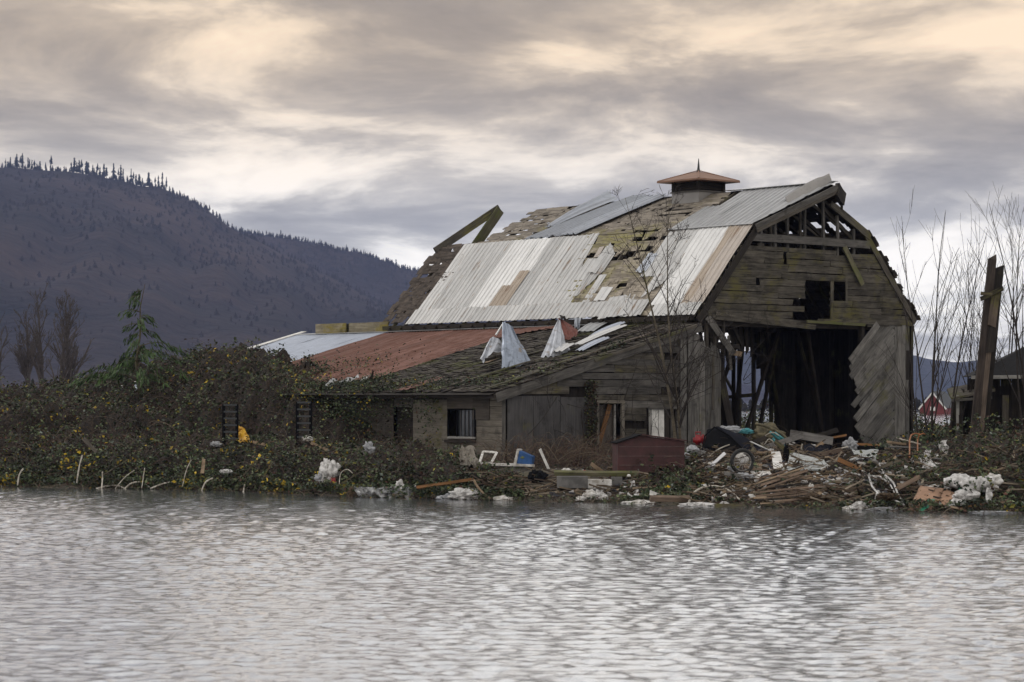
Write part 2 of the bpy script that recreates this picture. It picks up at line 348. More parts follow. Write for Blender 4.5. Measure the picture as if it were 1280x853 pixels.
def canopy(X, Y):
    px = CX+X/np.maximum(Y, 1)*F; d = Y-shore_t(px)
    ii = np.clip(np.searchsorted(CKX, px)-1, 0, len(CKX)-2); f_ = np.clip((px-CKX[ii])/(CKX[ii+1]-CKX[ii]), 0, 1)
    jj = np.clip(np.searchsorted(CD, d)-1, 0, len(CD)-2); g_ = np.clip((d-CD[jj])/(CD[jj+1]-CD[jj]), 0, 1)
    v = (CTV[ii, jj]*(1-f_)+CTV[ii+1, jj]*f_)*(1-g_)+(CTV[ii, jj+1]*(1-f_)+CTV[ii+1, jj+1]*f_)*g_
    gr = .75; amp = np.clip((v-gr)*.28+.18, .05, np.where(px < 450, .46, .34))*np.where((px > 875) & (px < 1200) & (d < 9), .35, 1.)
    v = v+amp*(nz2(X, Y, .8, 10)*.35+nz2(X, Y, 1.6, 11)*.55+nz2(X, Y, 4., 12)*.45+nz2(X, Y, 9., 13)*.25)
    return np.where(d > 0, v, d*.5)
def gz(X, Y): return float(ground(np.array([float(X)]), np.array([float(Y)]))[0])
def cz(X, Y): return float(canopy(np.array([float(X)]), np.array([float(Y)]))[0])
# ------------------------------------------------------------------ ground sheet
def grid_faces(ny, nx): 
    i = np.arange(ny-1)[:, None]*nx+np.arange(nx-1)[None, :]; i = i.ravel(); return np.stack([i, i+1, i+nx+1, i+nx], 1)
xs = np.concatenate([[-4400, -3000, -800, -200], np.arange(-90, 90.1, 1.0), [200, 800, 3000, 4400]])
ys = np.concatenate([[-60, 0, 30], np.arange(50, 160.1, .8), [200, 400, 900, 1400, 3000, 4380]])
X, Y = np.meshgrid(xs, ys); Zg = ground(X, Y)
Zg = np.where((Y > 160) | (Y < 50) | (np.abs(X) > 90), -.9, Zg+.04*nz2(X, Y, 5, 5))
def soilmat():
    m, t, b = mat('bank_soil'); p = t.new('ShaderNodeNewGeometry').outputs['Position']
    n_ = t.noise(p, 1.2, 8, .65)
    t.put(b.inputs['Base Color'], t.ramp(n_, [(.35, (.02, .017, .012)), (.5, (.045, .036, .024)), (.65, (.075, .065, .035))])); b.inputs['Roughness'].default_value = .95
    bump(t, b, n_, 1, .08); return m
g = np_mesh('ground', np.stack([X, Y, Zg], -1).reshape(-1, 3), grid_faces(*X.shape), soilmat(), smooth=True); tag(g, kind='structure')
# ------------------------------------------------------------------ flood water: real ripples in front, flat beyond
def watermat():
    m, t, b = mat('flood_water'); p = t.new('ShaderNodeNewGeometry').outputs['Position']
    b.inputs['Base Color'].default_value = (.10, .108, .118, 1); b.inputs['Roughness'].default_value = .03; b.inputs['IOR'].default_value = 1.45
    b.inputs['Specular IOR Level'].default_value = .5
    n_ = t.noise(t.mapping(p, (1., 1.5, 1)), 7., 5, .7); n3 = t.noise(t.mapping(p, (1, 1.3, 1)), 19., 2, .5)
    bump(t, b, t.math('ADD', n_, t.math('MULTIPLY', n3, .25)), .9, .0075)
    gl = t.new('ShaderNodeBsdfGlossy'); gl.inputs['Roughness'].default_value = .04; gl.inputs['Color'].default_value = (.93, .95, .98, 1)
    t.link(b.inputs['Normal'].links[0].from_socket, gl.inputs['Normal']); mx_ = t.new('ShaderNodeMixShader'); mx_.inputs[0].default_value = .62
    t.link(b.outputs[0], mx_.inputs[1]); t.link(gl.outputs[0], mx_.inputs[2]); t.link(mx_.outputs[0], t.n['Material Output'].inputs['Surface']); return m
rows = [16.]; 
while rows[-1] < 94: rows.append(rows[-1]+.045+.0010*(rows[-1]-16))
rows = np.array(rows); cols = np.linspace(-1, 1, 640)
Yw = np.repeat(rows[:, None], len(cols), 1); Xw = cols[None, :]*(.32*rows[:, None]+3.0)
Zw = np.zeros_like(Xw); r = np.random.default_rng(5)
for k in range(46):
    lam = .17*(.75/.17)**r.random(); a = r.normal(R(80), R(38)); amp = .0018*(lam/.45)**.55
    kk = 2*math.pi/lam; ph = (Xw*math.cos(a)+Yw*math.sin(a))*kk+r.uniform(0, 6.283)
    Zw += amp*(np.sin(ph)+.25*np.sin(2*ph+.5))
gust = .55+.45*np.clip(.5+.5*nz2(Xw, Yw*.5, .22, 21), 0, 1.4); Zw *= gust*np.clip(.42+.58*(shore_t(CX+Xw/Yw*F)-Yw-1)/9, .42, 1.)     # sheltered water near the bank lies calmer
ed = np.minimum(np.minimum((1-np.abs(cols))[None, :]*12, (Yw-16)/2), (94-Yw)/2); Zw *= np.clip(ed, 0, 1)
vw = np.stack([Xw, Yw, Zw], -1).reshape(-1, 3); fw = grid_faces(*Xw.shape)
nR, nC = Xw.shape; kv = len(vw)
cnr = [vw[0], vw[nC-1], vw[-nC], vw[-1]]
ov = np.array([[-4390, -60, 0], [4390, -60, 0], [4390, 4370, 0], [-4390, 4370, 0]], float)
vw = np.vstack([vw, ov])
fo = np.array([[kv, kv+1, nC-1, 0], [kv+1, kv+2, nR*nC-1, nC-1], [kv+2, kv+3, (nR-1)*nC, nR*nC-1], [kv+3, kv, 0, (nR-1)*nC]])
wt = np_mesh('flood_water', vw, np.vstack([fw, fo]), watermat(), smooth=True); tag(wt, kind='structure')
# ------------------------------------------------------------------ hills
def hillmat(name, c0, c1, c2, sc):
    m, t, b = mat(name); p = t.new('ShaderNodeNewGeometry').outputs['Position']
    n_ = t.noise(t.mapping(p, (1, 1, .5)), sc, 7, .62, .4); n3 = t.noise(t.mapping(p, (1, 1, .35)), sc*14, 3, .6)
    k = t.math('ADD', t.math('MULTIPLY', n_, .75), t.math('MULTIPLY', n3, .25))
    t.put(b.inputs['Base Color'], t.ramp(k, [(.34, c0), (.5, c1), (.68, c2)])); b.inputs['Roughness'].default_value = 1; b.inputs['Specular IOR Level'].default_value = .05
    bump(t, b, n3, 1, 8.); return m
def hill(name, prof, tr, tb, m, seed, nx=300, ny=46, rough=1.):
    px = np.linspace(prof[0][0], prof[-1][0], nx); py = np.interp(px, [q[0] for q in prof], [q[1] for q in prof])
    py = py-1.2*rough*nz2(px*1., px*0, .09, seed)
    s = np.linspace(0, 1, ny)[:, None]
    rid = nz2(px[None, :]*1.0+s*60, s*25+0*px[None, :], .035, seed+1)
    t_ = tb+(tr-tb)*s+ (tr-tb)*.05*rid*np.sin(s*math.pi)
    zt = HC+(HY-py)/F*tr
    h = s**.85
    Zh = -2+(zt[None, :]+2)*h + 7*rough*nz2(px[None, :]*1., s*300+0*px[None, :], .05, seed+2)*np.sin(s*math.pi)
    Xh = (px[None, :]-CX)/F*(tr*.5+t_*.5)*1.0
    Yh = t_
    # back slope
    back = .8 if tr < 3000 else .5
    Xh = np.vstack([Xh, Xh[-1:]]); Yh = np.vstack([Yh, Yh[-1:]+(tr-tb)*back]); Zh = np.vstack([Zh, Zh[-1:]*0-2])
    o = np_mesh(name, np.stack([Xh, Yh, Zh], -1).reshape(-1, 3), grid_faces(*Xh.shape), m, smooth=True); tag(o, kind='structure')
    return px, Xh, Yh, Zh
P1 = [(-1500, 300), (-900, 230), (-500, 190), (-200, 196), (0, 209), (60, 213), (130, 222), (200, 236), (225, 245), (258, 262), (290, 286), (330, 306), (400, 340), (480, 380), (560, 420), (640, 455), (720, 485), (760, 500)]
PB = [(-100, 330), (60, 310), (200, 296), (300, 290), (330, 295), (380, 302), (430, 313), (480, 326), (525, 341), (600, 366), (700, 400), (820, 440), (900, 470), (960, 492), (1000, 500)]
hB = hill('second_ridge', PB, 3180, 2750, hillmat('ridge_forest', (.022, .02, .02), (.038, .031, .031), (.062, .048, .045), .006), 33)
h1 = hill('wooded_hillside', P1, 2700, 1500, hillmat('hill_forest', (.016, .016, .016), (.036, .030, .030), (.072, .052, .046), .004), 31)
P2 = [(100, 470), (400, 452), (700, 446), (900, 440), (1000, 436), (1080, 440), (1140, 444), (1160, 449), (1190, 453), (1250, 450), (1330, 440), (1500, 430), (1900, 420), (2500, 430), (3500, 440)]
h2 = hill('distant_hills', P2, 3700, 3300, hillmat('far_forest', (.03, .033, .035), (.042, .044, .045), (.06, .06, .058), .003), 47, rough=.6)
def cone_tree(mb, b, h, r, n=5):
    k = len(mb.v); b = Ve(b); vs_ = []; fs = []
    lv = 3
    for q in range(lv):
        z0 = h*(.12+q*.27); z1 = min(h, z0+h*.42); rr = r*(1-q*.3)*random.uniform(.8, 1.15); o = len(vs_)
        a0 = random.uniform(0, 6)
        for j in range(n): 
            ra = rr*random.uniform(.6, 1.2); vs_.append(b+Ve((ra*math.cos(a0+6.283*j/n), ra*math.sin(a0+6.283*j/n), z0)))
        vs_.append(b+Ve((0, 0, z1 if q < lv-1 else h)))
        fs += [(o+j, o+(j+1) % n, o+n) for j in range(n)]
    mb.add(vs_, fs)
rt = MB(); px, Xh, Yh, Zh = h1
for k in range(9000):      # woodland on the hillside, reads as one mass
    (Xh, Yh, Zh) = hB[1:] if k % 3 == 0 else h1[1:]
    i = random.randrange(60, 268); j = random.choice([random.randrange(6, 46), random.randrange(25, 46)])
    f_ = random.random(); g_ = random.random()*(1 if j < 45 else 0)
    j2 = min(j+1, 45)
    P = [(A[j, i]*(1-f_)+A[j, i+1]*f_)*(1-g_)+g_*(A[j2, i]*(1-f_)+A[j2, i+1]*f_) for A in (Xh, Yh, Zh)]
    if mn.noise(Ve(P)*.006) < -.05 and random.random() < .5: continue
    hh = random.uniform(3, 6.5)
    cone_tree(rt, (P[0], P[1], P[2]-1), hh, hh*random.uniform(.35, .6), 4)
for k in range(1600):
    (Xh, Yh, Zh) = hB[1:] if k % 2 == 0 else h1[1:]
    i = random.randrange(60, 268); f_ = random.random(); P = [A[45, i]*(1-f_)+A[45, i+1]*f_ for A in (Xh, Yh, Zh)]
    hh = random.uniform(4, 9); cone_tree(rt, (P[0], P[1]+random.uniform(-4, 20), P[2]-1.5), hh, hh*.3, 4)
m_con = plain('far_conifers', (.028, .032, .028), 1, .3, .05, .05, 0)
tag(rt.build('hillside_woodland', plain('woodland', (.044, .038, .038), 1, .4, .02, .05, 0, dirt=(.033, .031, .031))), kind='stuff')
# single conifers on the skyline
pm = []
for v in range(5):
    mb = MB(); hgt = 1.
    mb.tube([(0, 0, -.1), (0, 0, .98)], .018, 4, .004)
    top = random.uniform(.25, .5) if v in (0, 3) else .12
    nl = random.randint(7, 10)
    for q in range(nl):
        z = top+(1-top)*q/nl; rr = (.15 if v in (0, 3) else .2)*(1-.75*(z-top)/(1-top))*random.uniform(.6, 1.2)
        a0 = random.uniform(0, 6); n = 6; pts = [(random.uniform(.5, 1.2)*rr*math.cos(a0+6.283*j/n), random.uniform(.5, 1.2)*rr*math.sin(a0+6.283*j/n), z) for j in range(n)]
        mb.add(pts+[(0, 0, min(1, z+.2))], [(j, (j+1) % n, n) for j in range(n)])
    me = bpy.data.meshes.new('conifer'); me.from_pydata([tuple(p) for p in mb.v], [], mb.f); me.materials.append(m_con); pm.append(me)
rx = [7, 10, 13, 20, 21, 26, 28, 35, 37, 40, 43, 46, 50, 57, 63, 64, 89, 93, 96, 99, 102, 108, 110, 116, 118, 122, 125, 130, 133, 142, 148, 151, 154, 159, 164, 167, 170, 174, 178, 186, 194, 198, 203, 208, 226, 235, 240, 255, 262, 322, 333, 340, 351, 354, 370, 379, 400, 431, 433, 455, 470, 495, 507]
for q, x in enumerate(rx):
    h = {True: random.uniform(11, 19), False: random.uniform(7, 12)}[x < 215]
    (pq, _, _, Zq), tq_ = (h1, 2700) if x < 300 else (hB, 3180); xx = (x-CX)/F*tq_
    o = bpy.data.objects.new('conifer', pm[q % 5]); COL.objects.link(o)
    zt = np.interp(x, pq, Zq[45]); o.location = (xx, tq_, zt-1); s_ = h; o.scale = (s_*random.choice([.65, .85, 1.0, 1.3]),)*2+(s_*random.uniform(.7, 1.1),); o.rotation_euler[2] = random.uniform(0, 6)
    n_ = q+1; sfx = 'th' if 10 < n_ % 100 < 14 else {1: 'st', 2: 'nd', 3: 'rd'}.get(n_ % 10, 'th')
    tag(o, f"{'tall' if h > 14 else ('middling' if h > 10 else 'short')} dark conifer, {n_}{sfx} from the left along the wooded hill's skyline", 'tree', 'conifers along the hillside skyline')
# ------------------------------------------------------------------ leaves
def leaf_tints(n, X, Y, pal=None):
    r_ = rng.random(n); c = np.zeros((n, 3)); b_ = rng.uniform(.4, 1.6, n)[:, None]
    base = np.array([.033, .050, .021]); lite = np.array([.095, .115, .055]); red = np.array([.085, .04, .028]); brn = np.array([.055, .038, .024]); yel = np.array([.42, .29, .02]); ylg = np.array([.17, .16, .03]); gry = np.array([.12, .14, .12])
    zone = nz2(X, Y, .9, 77); z2 = nz2(X, Y, 1.7, 78)
    c[:] = base
    c[r_ < .30] = lite; m_ = (r_ > .30) & (r_ < .38+.16*np.clip(zone, 0, 1.5)); c[m_] = brn; m_ = (r_ > .86-.09*np.clip(zone, 0, 1.4)) & (r_ < .9); c[m_] = red
    c[(r_ > .9) & (r_ < .935)] = gry
    yp = .008+.17*np.clip(z2-.5, 0, 1.1)*(X < -4)*(Y < 93)
    m_ = r_ > 1-yp; c[m_] = yel; m_ = (r_ > .975-yp) & (r_ <= 1-yp); c[m_] = ylg
    clump = 1+.42*np.clip(nz2(X, Y, 2.6, 79), -1.3, 1.6)
    return c*b_*.78*clump[:, None]
def leaves(name, C, size, tint, label=None, flat=.6, aspect=.62):
    n = len(C); a = rng.normal(size=(n, 3)); a[:, 2] *= flat; a /= np.linalg.norm(a, axis=1)[:, None]
    b_ = rng.normal(size=(n, 3)); b_ -= a*(a*b_).sum(1)[:, None]; b_ /= np.linalg.norm(b_, axis=1)[:, None]
    nr = np.cross(a, b_); s = size[:, None]
    V4 = np.stack([C-a*s, C+b_*s*aspect+nr*s*.22, C+a*s, C-b_*s*aspect+nr*s*.22], 1).reshape(-1, 3)
    F4 = np.arange(n*4).reshape(n, 4); F3 = np.concatenate([F4[:, [0, 1, 2]], F4[:, [0, 2, 3]]])
    tt = np.repeat(np.concatenate([tint, np.ones((n, 1))], 1), 4, 0)
    return np_mesh(name, V4, F3, M['leaf'], tint=tt)
BO = Ve((6.39, 84., 0)); BA = math.atan2(.6574, .7536); BU = Ve((math.cos(BA), math.sin(BA), 0)); BV = Ve((-math.sin(BA), math.cos(BA), 0))
def to_uv(X, Y): dx, dy = X-BO.x, Y-BO.y; return dx*BU.x+dy*BU.y, dx*BV.x+dy*BV.y
LZ, LS = 5.58, .262                    # lean-to roof: z = LZ + LS*u
def inside(X, Y, Z):
    u, v = to_uv(X, Y); a = (u > -8.75) & (u < 12) & (v > .1) & (v < 23.4)
    roof = np.where(u < 0, LZ+LS*u, 20)
    return a & (Z < roof+.03)
def dens(px, d):
    w = np.ones_like(px); w = np.where((px > 655) & (px < 775), .10, w); w = np.where((px > 600) & (px <= 655) & (d > 3), .25, w)
    w = np.where((px > 870) & (px < 1062) & (d > 2.2), .10, w); w = np.where((px > 930) & (px < 1050) & (d <= 2.2), .12, w)
    w = np.where((px > 1062), w*.55, w); w = np.where((px > 775) & (px <= 870) & (d > 6.5), .3, w); return w
N = 420000
pX = rng.uniform(-.26, .26, N); Yl = rng.uniform(60, 112, N); Xl = pX*Yl; pxl = CX+pX*F; dl = Yl-shore_t(pxl)
keep = (rng.random(N) < np.where(nz2(Xl, Yl, .75, 61) > .35, .30, 1.)) & (dl > .05) & (dl < 24) & (rng.random(N) < dens(pxl, dl)*np.where(dl < 6, 1., .75)) & ~((pxl > 520) & (pxl < 1130) & (dl > 12))
Xl, Yl, pxl, dl = Xl[keep], Yl[keep], pxl[keep], dl[keep]
Zl = canopy(Xl, Yl)
lay = rng.exponential(.13, len(Xl)); lay = np.where(rng.random(len(Xl)) < .12, -rng.exponential(.10, len(Xl)), lay); Zl2 = Zl-lay
# the steep front face over the water gets extra leaves
nf = 42000; pf = rng.uniform(-.24, .24, nf); pfx = CX+pf*F; tf = shore_t(pfx)+rng.uniform(-.25, 1.6, nf); fr = rng.random(nf)
Xf, Yf = pf*tf, tf; Zf = canopy(Xf, np.maximum(Yf, shore_t(pfx)+.6))*fr+.02
kf = rng.random(nf) < dens(pfx, tf-shore_t(pfx))
Xa = np.concatenate([Xl, Xf[kf]]); Ya = np.concatenate([Yl, Yf[kf]]); Za = np.concatenate([Zl2, Zf[kf]])
ok = ~inside(Xa, Ya, Za) & (Za > ground(Xa, Ya)-.02)
Xa, Ya, Za = Xa[ok], Ya[ok], Za[ok]
sz = rng.uniform(.038, .085, len(Xa)); tints = leaf_tints(len(Xa), Xa, Ya); sz = np.where(tints[:, 0] > .2, sz*1.25, sz)
o = leaves('bramble_leaves', np.stack([Xa, Ya, Za], 1), sz, tints); tag(o, kind='stuff')
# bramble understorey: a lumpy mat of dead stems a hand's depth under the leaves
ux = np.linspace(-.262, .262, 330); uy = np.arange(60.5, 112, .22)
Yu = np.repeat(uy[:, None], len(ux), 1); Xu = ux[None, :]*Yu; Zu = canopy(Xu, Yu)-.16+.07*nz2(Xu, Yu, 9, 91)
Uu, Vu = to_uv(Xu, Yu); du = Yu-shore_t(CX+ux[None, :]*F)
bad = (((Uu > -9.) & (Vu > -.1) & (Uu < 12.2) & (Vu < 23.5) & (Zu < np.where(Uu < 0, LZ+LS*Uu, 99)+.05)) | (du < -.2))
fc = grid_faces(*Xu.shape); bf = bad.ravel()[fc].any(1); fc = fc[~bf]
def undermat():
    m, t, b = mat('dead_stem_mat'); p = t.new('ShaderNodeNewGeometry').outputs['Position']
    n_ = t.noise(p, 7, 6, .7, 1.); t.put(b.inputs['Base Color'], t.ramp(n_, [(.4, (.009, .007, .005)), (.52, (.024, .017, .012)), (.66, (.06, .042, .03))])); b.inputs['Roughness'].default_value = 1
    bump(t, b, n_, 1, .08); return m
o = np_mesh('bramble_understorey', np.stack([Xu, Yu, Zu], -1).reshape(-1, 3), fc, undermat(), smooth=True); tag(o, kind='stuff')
# canes
def canes(name, pts, cols, hs, ls, rad):
    n = len(pts); S = 6; az = rng.uniform(0, 6.283, n); tt = np.linspace(0, 1, S+1)
    dirx = np.cos(az)[:, None]*ls[:, None]*tt; diry = np.sin(az)[:, None]*ls[:, None]*tt
    dz = hs[:, None]*np.sin(tt[None, :]*math.pi*rng.uniform(.4, .95, n)[:, None])
    P = np.stack([pts[:, 0:1]+dirx, pts[:, 1:2]+diry, pts[:, 2:3]+dz], -1)
    off = np.array([[1, 0, 0], [-.5, .3, .8], [-.5, -.3, -.8]])
    V3 = P[:, :, None, :]+off[None, None]*(rad[:, None, None, None]*(1-.6*tt)[None, :, None, None])
    k = (np.arange(n)*(S+1)*3)[:, None, None]+(np.arange(S)*3)[None, :, None]+np.arange(3)[None, None, :]
    k2 = (np.arange(n)*(S+1)*3)[:, None, None]+(np.arange(S)*3)[None, :, None]+((np.arange(3)+1) % 3)[None, None, :]
    F4 = np.stack([k, k2, k2+3, k+3], -1).reshape(-1, 4)
    tt_ = np.repeat(np.concatenate([cols, np.ones((n, 1))], 1), (S+1)*3, 0)
    o = np_mesh(name, V3.reshape(-1, 3), F4, M['cane'], tint=tt_); tag(o, kind='stuff'); return o
nc = 8000; pc = rng.uniform(-.25, .25, nc); pcx = CX+pc*F; dc = rng.uniform(.0, 17, nc)**1.0; tcn = shore_t(pcx)+dc
kc = ~((pcx > 520) & (dc > 11)); pc, pcx, tcn, dc = pc[kc], pcx[kc], tcn[kc], dc[kc]
Xc, Yc = pc*tcn, tcn; Zc = canopy(Xc, Yc)-.25; okc = ~inside(Xc, Yc, Zc+.3); Xc, Yc, Zc = Xc[okc], Yc[okc], Zc[okc]; nc = len(Xc)
colc = np.where(rng.random(nc)[:, None] < .55, [.055, .03, .023], [.14, .11, .08])*rng.uniform(.5, 1.4, nc)[:, None]
canes('bramble_canes', np.stack([Xc, Yc, Zc], 1), colc, rng.uniform(.15, .55, nc), rng.uniform(.3, 1.3, nc), rng.uniform(.004, .009, nc))
# dead canes against the lean-to wall
nc = 850; u_ = rng.uniform(-9.5, -4.9, nc); v_ = -rng.exponential(.9, nc)-.05
Xc = BO.x+u_*BU.x+v_*BV.x; Yc = BO.y+u_*BU.y+v_*BV.y; Zc = ground(Xc, Yc)+rng.uniform(-.1, .5, nc)
colc = np.where(rng.random(nc)[:, None] < .6, [.085, .05, .038], [.15, .12, .085])*rng.uniform(.5, 1.2, nc)[:, None]
canes('dead_bramble_canes', np.stack([Xc, Yc, Zc], 1), colc, rng.uniform(.1, .75, nc), rng.uniform(.3, 1.5, nc), rng.uniform(.004, .009, nc))
ns = 900; ps = rng.uniform(-.235, .235, ns); psx = CX+ps*F; ds = rng.uniform(.3, 19, ns); ts_ = shore_t(psx)+ds
ks = ~((psx > 455) & (psx < 1090) & (ds > 3)) & ~((psx > 600) & (psx < 790)); ps, ts_ = ps[ks], ts_[ks]; Xs, Ys = ps*ts_, ts_; Zs = canopy(Xs, Ys)
oks = ~inside(Xs, Ys, Zs); Xs, Ys, Zs = Xs[oks], Ys[oks], Zs[oks]; LC = []; 
for x, y, z in zip(Xs, Ys, Zs):
    a = random.uniform(0, 6.28); l = random.uniform(.3, .9); h = random.uniform(.15, .55); nl = int(l*26)
    for q in range(nl):
        c = q/nl; LC.append((x+math.cos(a)*l*c+random.uniform(-.05, .05), y+math.sin(a)*l*c+random.uniform(-.05, .05), z+h*math.sin(c*2.6)+random.uniform(-.05, .05)))
LC = np.array(LC); tag(leaves('bramble_shoots', LC, rng.uniform(.035, .075, len(LC)), leaf_tints(len(LC), LC[:, 0], LC[:, 1])*1.15), kind='stuff')
# drowned stems and floating leaves along the water's edge
nd = 1400; pd = rng.uniform(-.235, .235, nd); pdx = CX+pd*F; td = shore_t(pdx)-rng.exponential(.35, nd)+.15; Xd, Yd = pd*td, td
colc = np.where(rng.random(nd)[:, None] < .6, [.05, .032, .024], [.15, .12, .09])*rng.uniform(.5, 1.3, nd)[:, None]
canes('drowned_stems', np.stack([Xd, Yd, np.full(nd, -.03)], 1), colc, rng.uniform(.03, .22, nd), rng.uniform(.1, .7, nd), rng.uniform(.004, .01, nd))
nd = 5200; pd = rng.uniform(-.235, .235, nd); pdx = CX+pd*F; td = shore_t(pdx)-rng.exponential(.22, nd)+.25; Xd, Yd = pd*td, td
tag(leaves('floating_leaves', np.stack([Xd, Yd, rng.uniform(.005, .07, nd)], 1), rng.uniform(.02, .06, nd), leaf_tints(nd, Xd, Yd)*.8, flat=.25), kind='stuff')
# scrub behind the barn and on the right
def scrub(name, x0, x1, y0, y1, zmax, n, seed):
    Xs = rng.uniform(x0, x1, n); Ys = rng.uniform(y0, y1, n); top = zmax*(.75+.25*nz2(Xs, Ys, 1.1, seed)); Zs = .4+(top-.4)*rng.random(n)**.5
    ok = ~inside(Xs, Ys, np.full(n, -9.)); Xs, Ys, Zs = Xs[ok], Ys[ok], Zs[ok]
    tag(leaves(name, np.stack([Xs, Ys, Zs], 1), rng.uniform(.05, .09, len(Xs)), leaf_tints(len(Xs), Xs, Ys)), kind='stuff')
scrub('scrub_behind_barn', 7, 22, 104, 114, 2.4, 22000, 5)
scrub('scrub_beside_barn', 14.5, 24, 84, 98, 2.1, 22000, 6)
tl = MB()
for k in range(700):
    x = random.uniform(-330, 330); y = random.uniform(560, 700); hh = random.uniform(1.5, 5)*(1.6 if x < -60 else .8); cone_tree(tl, (x, y, -.3), hh, hh*.6, 5)
tag(tl.build('far_treeline', plain('far_scrub', (.03, .027, .022), 1, .3, .2, .05, 0)), kind='stuff')
# ================================================================== the barn (local axes: x across the gable, y along the barn, z up)
G = .75
barn = empty('barn', (BO.x, BO.y, G), BA)
tag(barn, 'derelict grey gambrel-roofed barn with open gable, patchy metal roof and long lean-to', 'barn')
def b(u, v, z): return Ve((u, v, z-G))
uni = random.uniform
EV, BK, RG = (0, 5.92), (2.85, 9.12), (5.95, 10.70)
S1 = (Ve((0, 0, EV[1]-G)), Ve((2.85, 0, 3.2))); S2 = (b(2.85, 0, 9.12), Ve((3.1, 0, 1.58)))
S4 = (b(11.9, 0, 5.92), Ve((-2.85, 0, 3.2))); S3 = (b(9.05, 0, 9.12), Ve((-3.1, 0, 1.58)))
def slope(S):
    d = S[1].normalized(); n = Ve((0, 1, 0)).cross(d); n = n if n.z > 0 else -n; return S[0], d, n, S[1].length
def on(S, s, v, off=0.):
    o, d, n, L = slope(S); return o+d*(s*L)+Ve((0, v, 0))+n*off
# rafters: trusses every 0.73 m
for k in range(24):
    v = .12+k*.73
    for S in (S1, S2, S3, S4):
        if S is S2 and v > 15: continue
        if S is S3 and (v > 15 or k in (2, 9)): continue
        if S is S4 and v > 10.2 and k % 3 == 0: continue
        A, B = on(S, -.02 if S in (S1, S4) else 0, v, -.09), on(S, 1, v, -.09)
        board(barn, 'rafter', A, B, .05, .13, slope(S)[2], M['rafter'], 0, .004)
    if k % 2 == 0: board(barn, 'collar_beam', b(3.0, v+.07, 8.9), b(8.9, v+.07, 8.9), .05, .14, (0, 1, 0), M['dark_wood'], .02)
# last rafter pair standing up alone past the broken roof end
board(barn, 'rafter', b(2.55, 17.45, 9.0), b(6.0, 17.45, 10.95), .30, .10, (0, -1, .2), M['siding'], .03, .01)
board(barn, 'brace', b(5.92, 17.3, 10.85), b(4.25, 17.0, 9.2), .40, .08, (0, -1, .1), M['moss_plank2'], .03, .01)
# roof boards left on the slopes; ragged courses
def courses(S, s0, s1, spans, m, name='roof_board', h=.24, gap=.04, lap=.02, rag=.10, dup_n=None, Lmin=.7, Lmax=2.6, th=.028, drop=0.):
    o, d, n, L = slope(S); s = s0*L
    while s < s1*L-.05:
        sp = spans(s/L)
        for (va, vb) in sp:
            v = va+uni(-rag, rag)
            while v < vb-.15:
                ln = min(uni(Lmin, Lmax), vb-v+uni(-rag, rag)); 
                if ln < .15: break
                if random.random() > gap*.5+drop:
                    c = o+d*(s+h/2+uni(-.015, .015))+n*(lap+uni(0, .02))
                    sk = uni(-.02, .02); tw = (n+d*-.16*uni(.3, 1.8)).normalized()
                    board(barn, name, c+Ve((0, v, 0))+d*sk, c+Ve((0, v+ln-.012, 0))-d*sk, h*uni(.80, .99), th, tw, m, .05, .012)
                v += ln+(uni(.05, .3) if random.random() < gap*2 else 0.)
        s += h
courses(S1, 0, 1, lambda s: [(2.0+1.6*s, 8.6)], M['pale_board'], gap=.16, rag=.1)
courses(S1, 0, 1, lambda s: [(15.5, 17.6)], M['brown_board'], h=.20, gap=.34, rag=.3, Lmin=.4, Lmax=1.1)
courses(S2, .02, 1, lambda s: [(3.9, 11.2), (12.2, 15.1)] if s < .35 else [(3.9, 15.0)], M['up_board'], h=.21, gap=.22, rag=.28, Lmin=.6, Lmax=2.4)
# short broken overlay shakes that give the courses ragged lower edges
def overlay(S, vr, sr, n, m, name, kind=None, wr=(.12, .35), lr=(.25, .5)):
    o, d, nn_, L = slope(S); mb = MB()
    for k in range(n):
        v = uni(*vr); s = uni(*sr)*L; w = uni(*wr); l = uni(*lr); c = o+Ve((0, v, 0))+d*s+nn_*.065
        mb.beam(c, c+d*l+nn_*-.02+Ve((0, uni(-.02, .02), 0)), w, .014, nn_, .006)
    q = mb.build(name, m, barn); q['kind'] = 'stuff'
overlay(S1, (3.2, 8.1), (.02, .93), 110, M['pale_board'], 'shingle_scraps')
overlay(S1, (15.6, 17.7), (.0, .95), 170, M['brown_board'], 'shingle_scraps')
overlay(S2, (4.3, 14.8), (.03, .93), 190, M['up_board'], 'shingle_scraps')
overlay(S4, (-.12, 8.6), (.0, .97), 900, M['brown_board'], 'shingle_scraps', lr=(.3, .55))
# right-hand slopes, seen from the edge and from inside
courses(S4, 0, 1, lambda s: [(-.12, 8.4+1.0*s), (10.9, 12.0), (13.2, 17.4)] if s < .5 else [(-.12, 10.5), (11.3, 17.3)], M['brown_board'], h=.26, gap=.03, rag=.1, lap=.03, th=.04, Lmin=1, Lmax=2.9)
courses(S3, 0, 1, lambda s: [(-.05, .60), (.84, 1.02), (1.34, 1.75), (2.25, 2.85), (3.0, 3.5), (3.75, 15)] if s < .10 else ([(-.05, .60), (.84, 1.0), (1.34, 1.75), (2.22, 15)] if s < .22 else ([(-.05, 15)] if s < .52 else ([(.32, .75), (.95, 15)] if s < .64 else [(-.75*(s-.4)*1.6, 15.0)]))), M['dark_wood'], h=.25, gap=0, rag=.03, Lmin=1, Lmax=3)
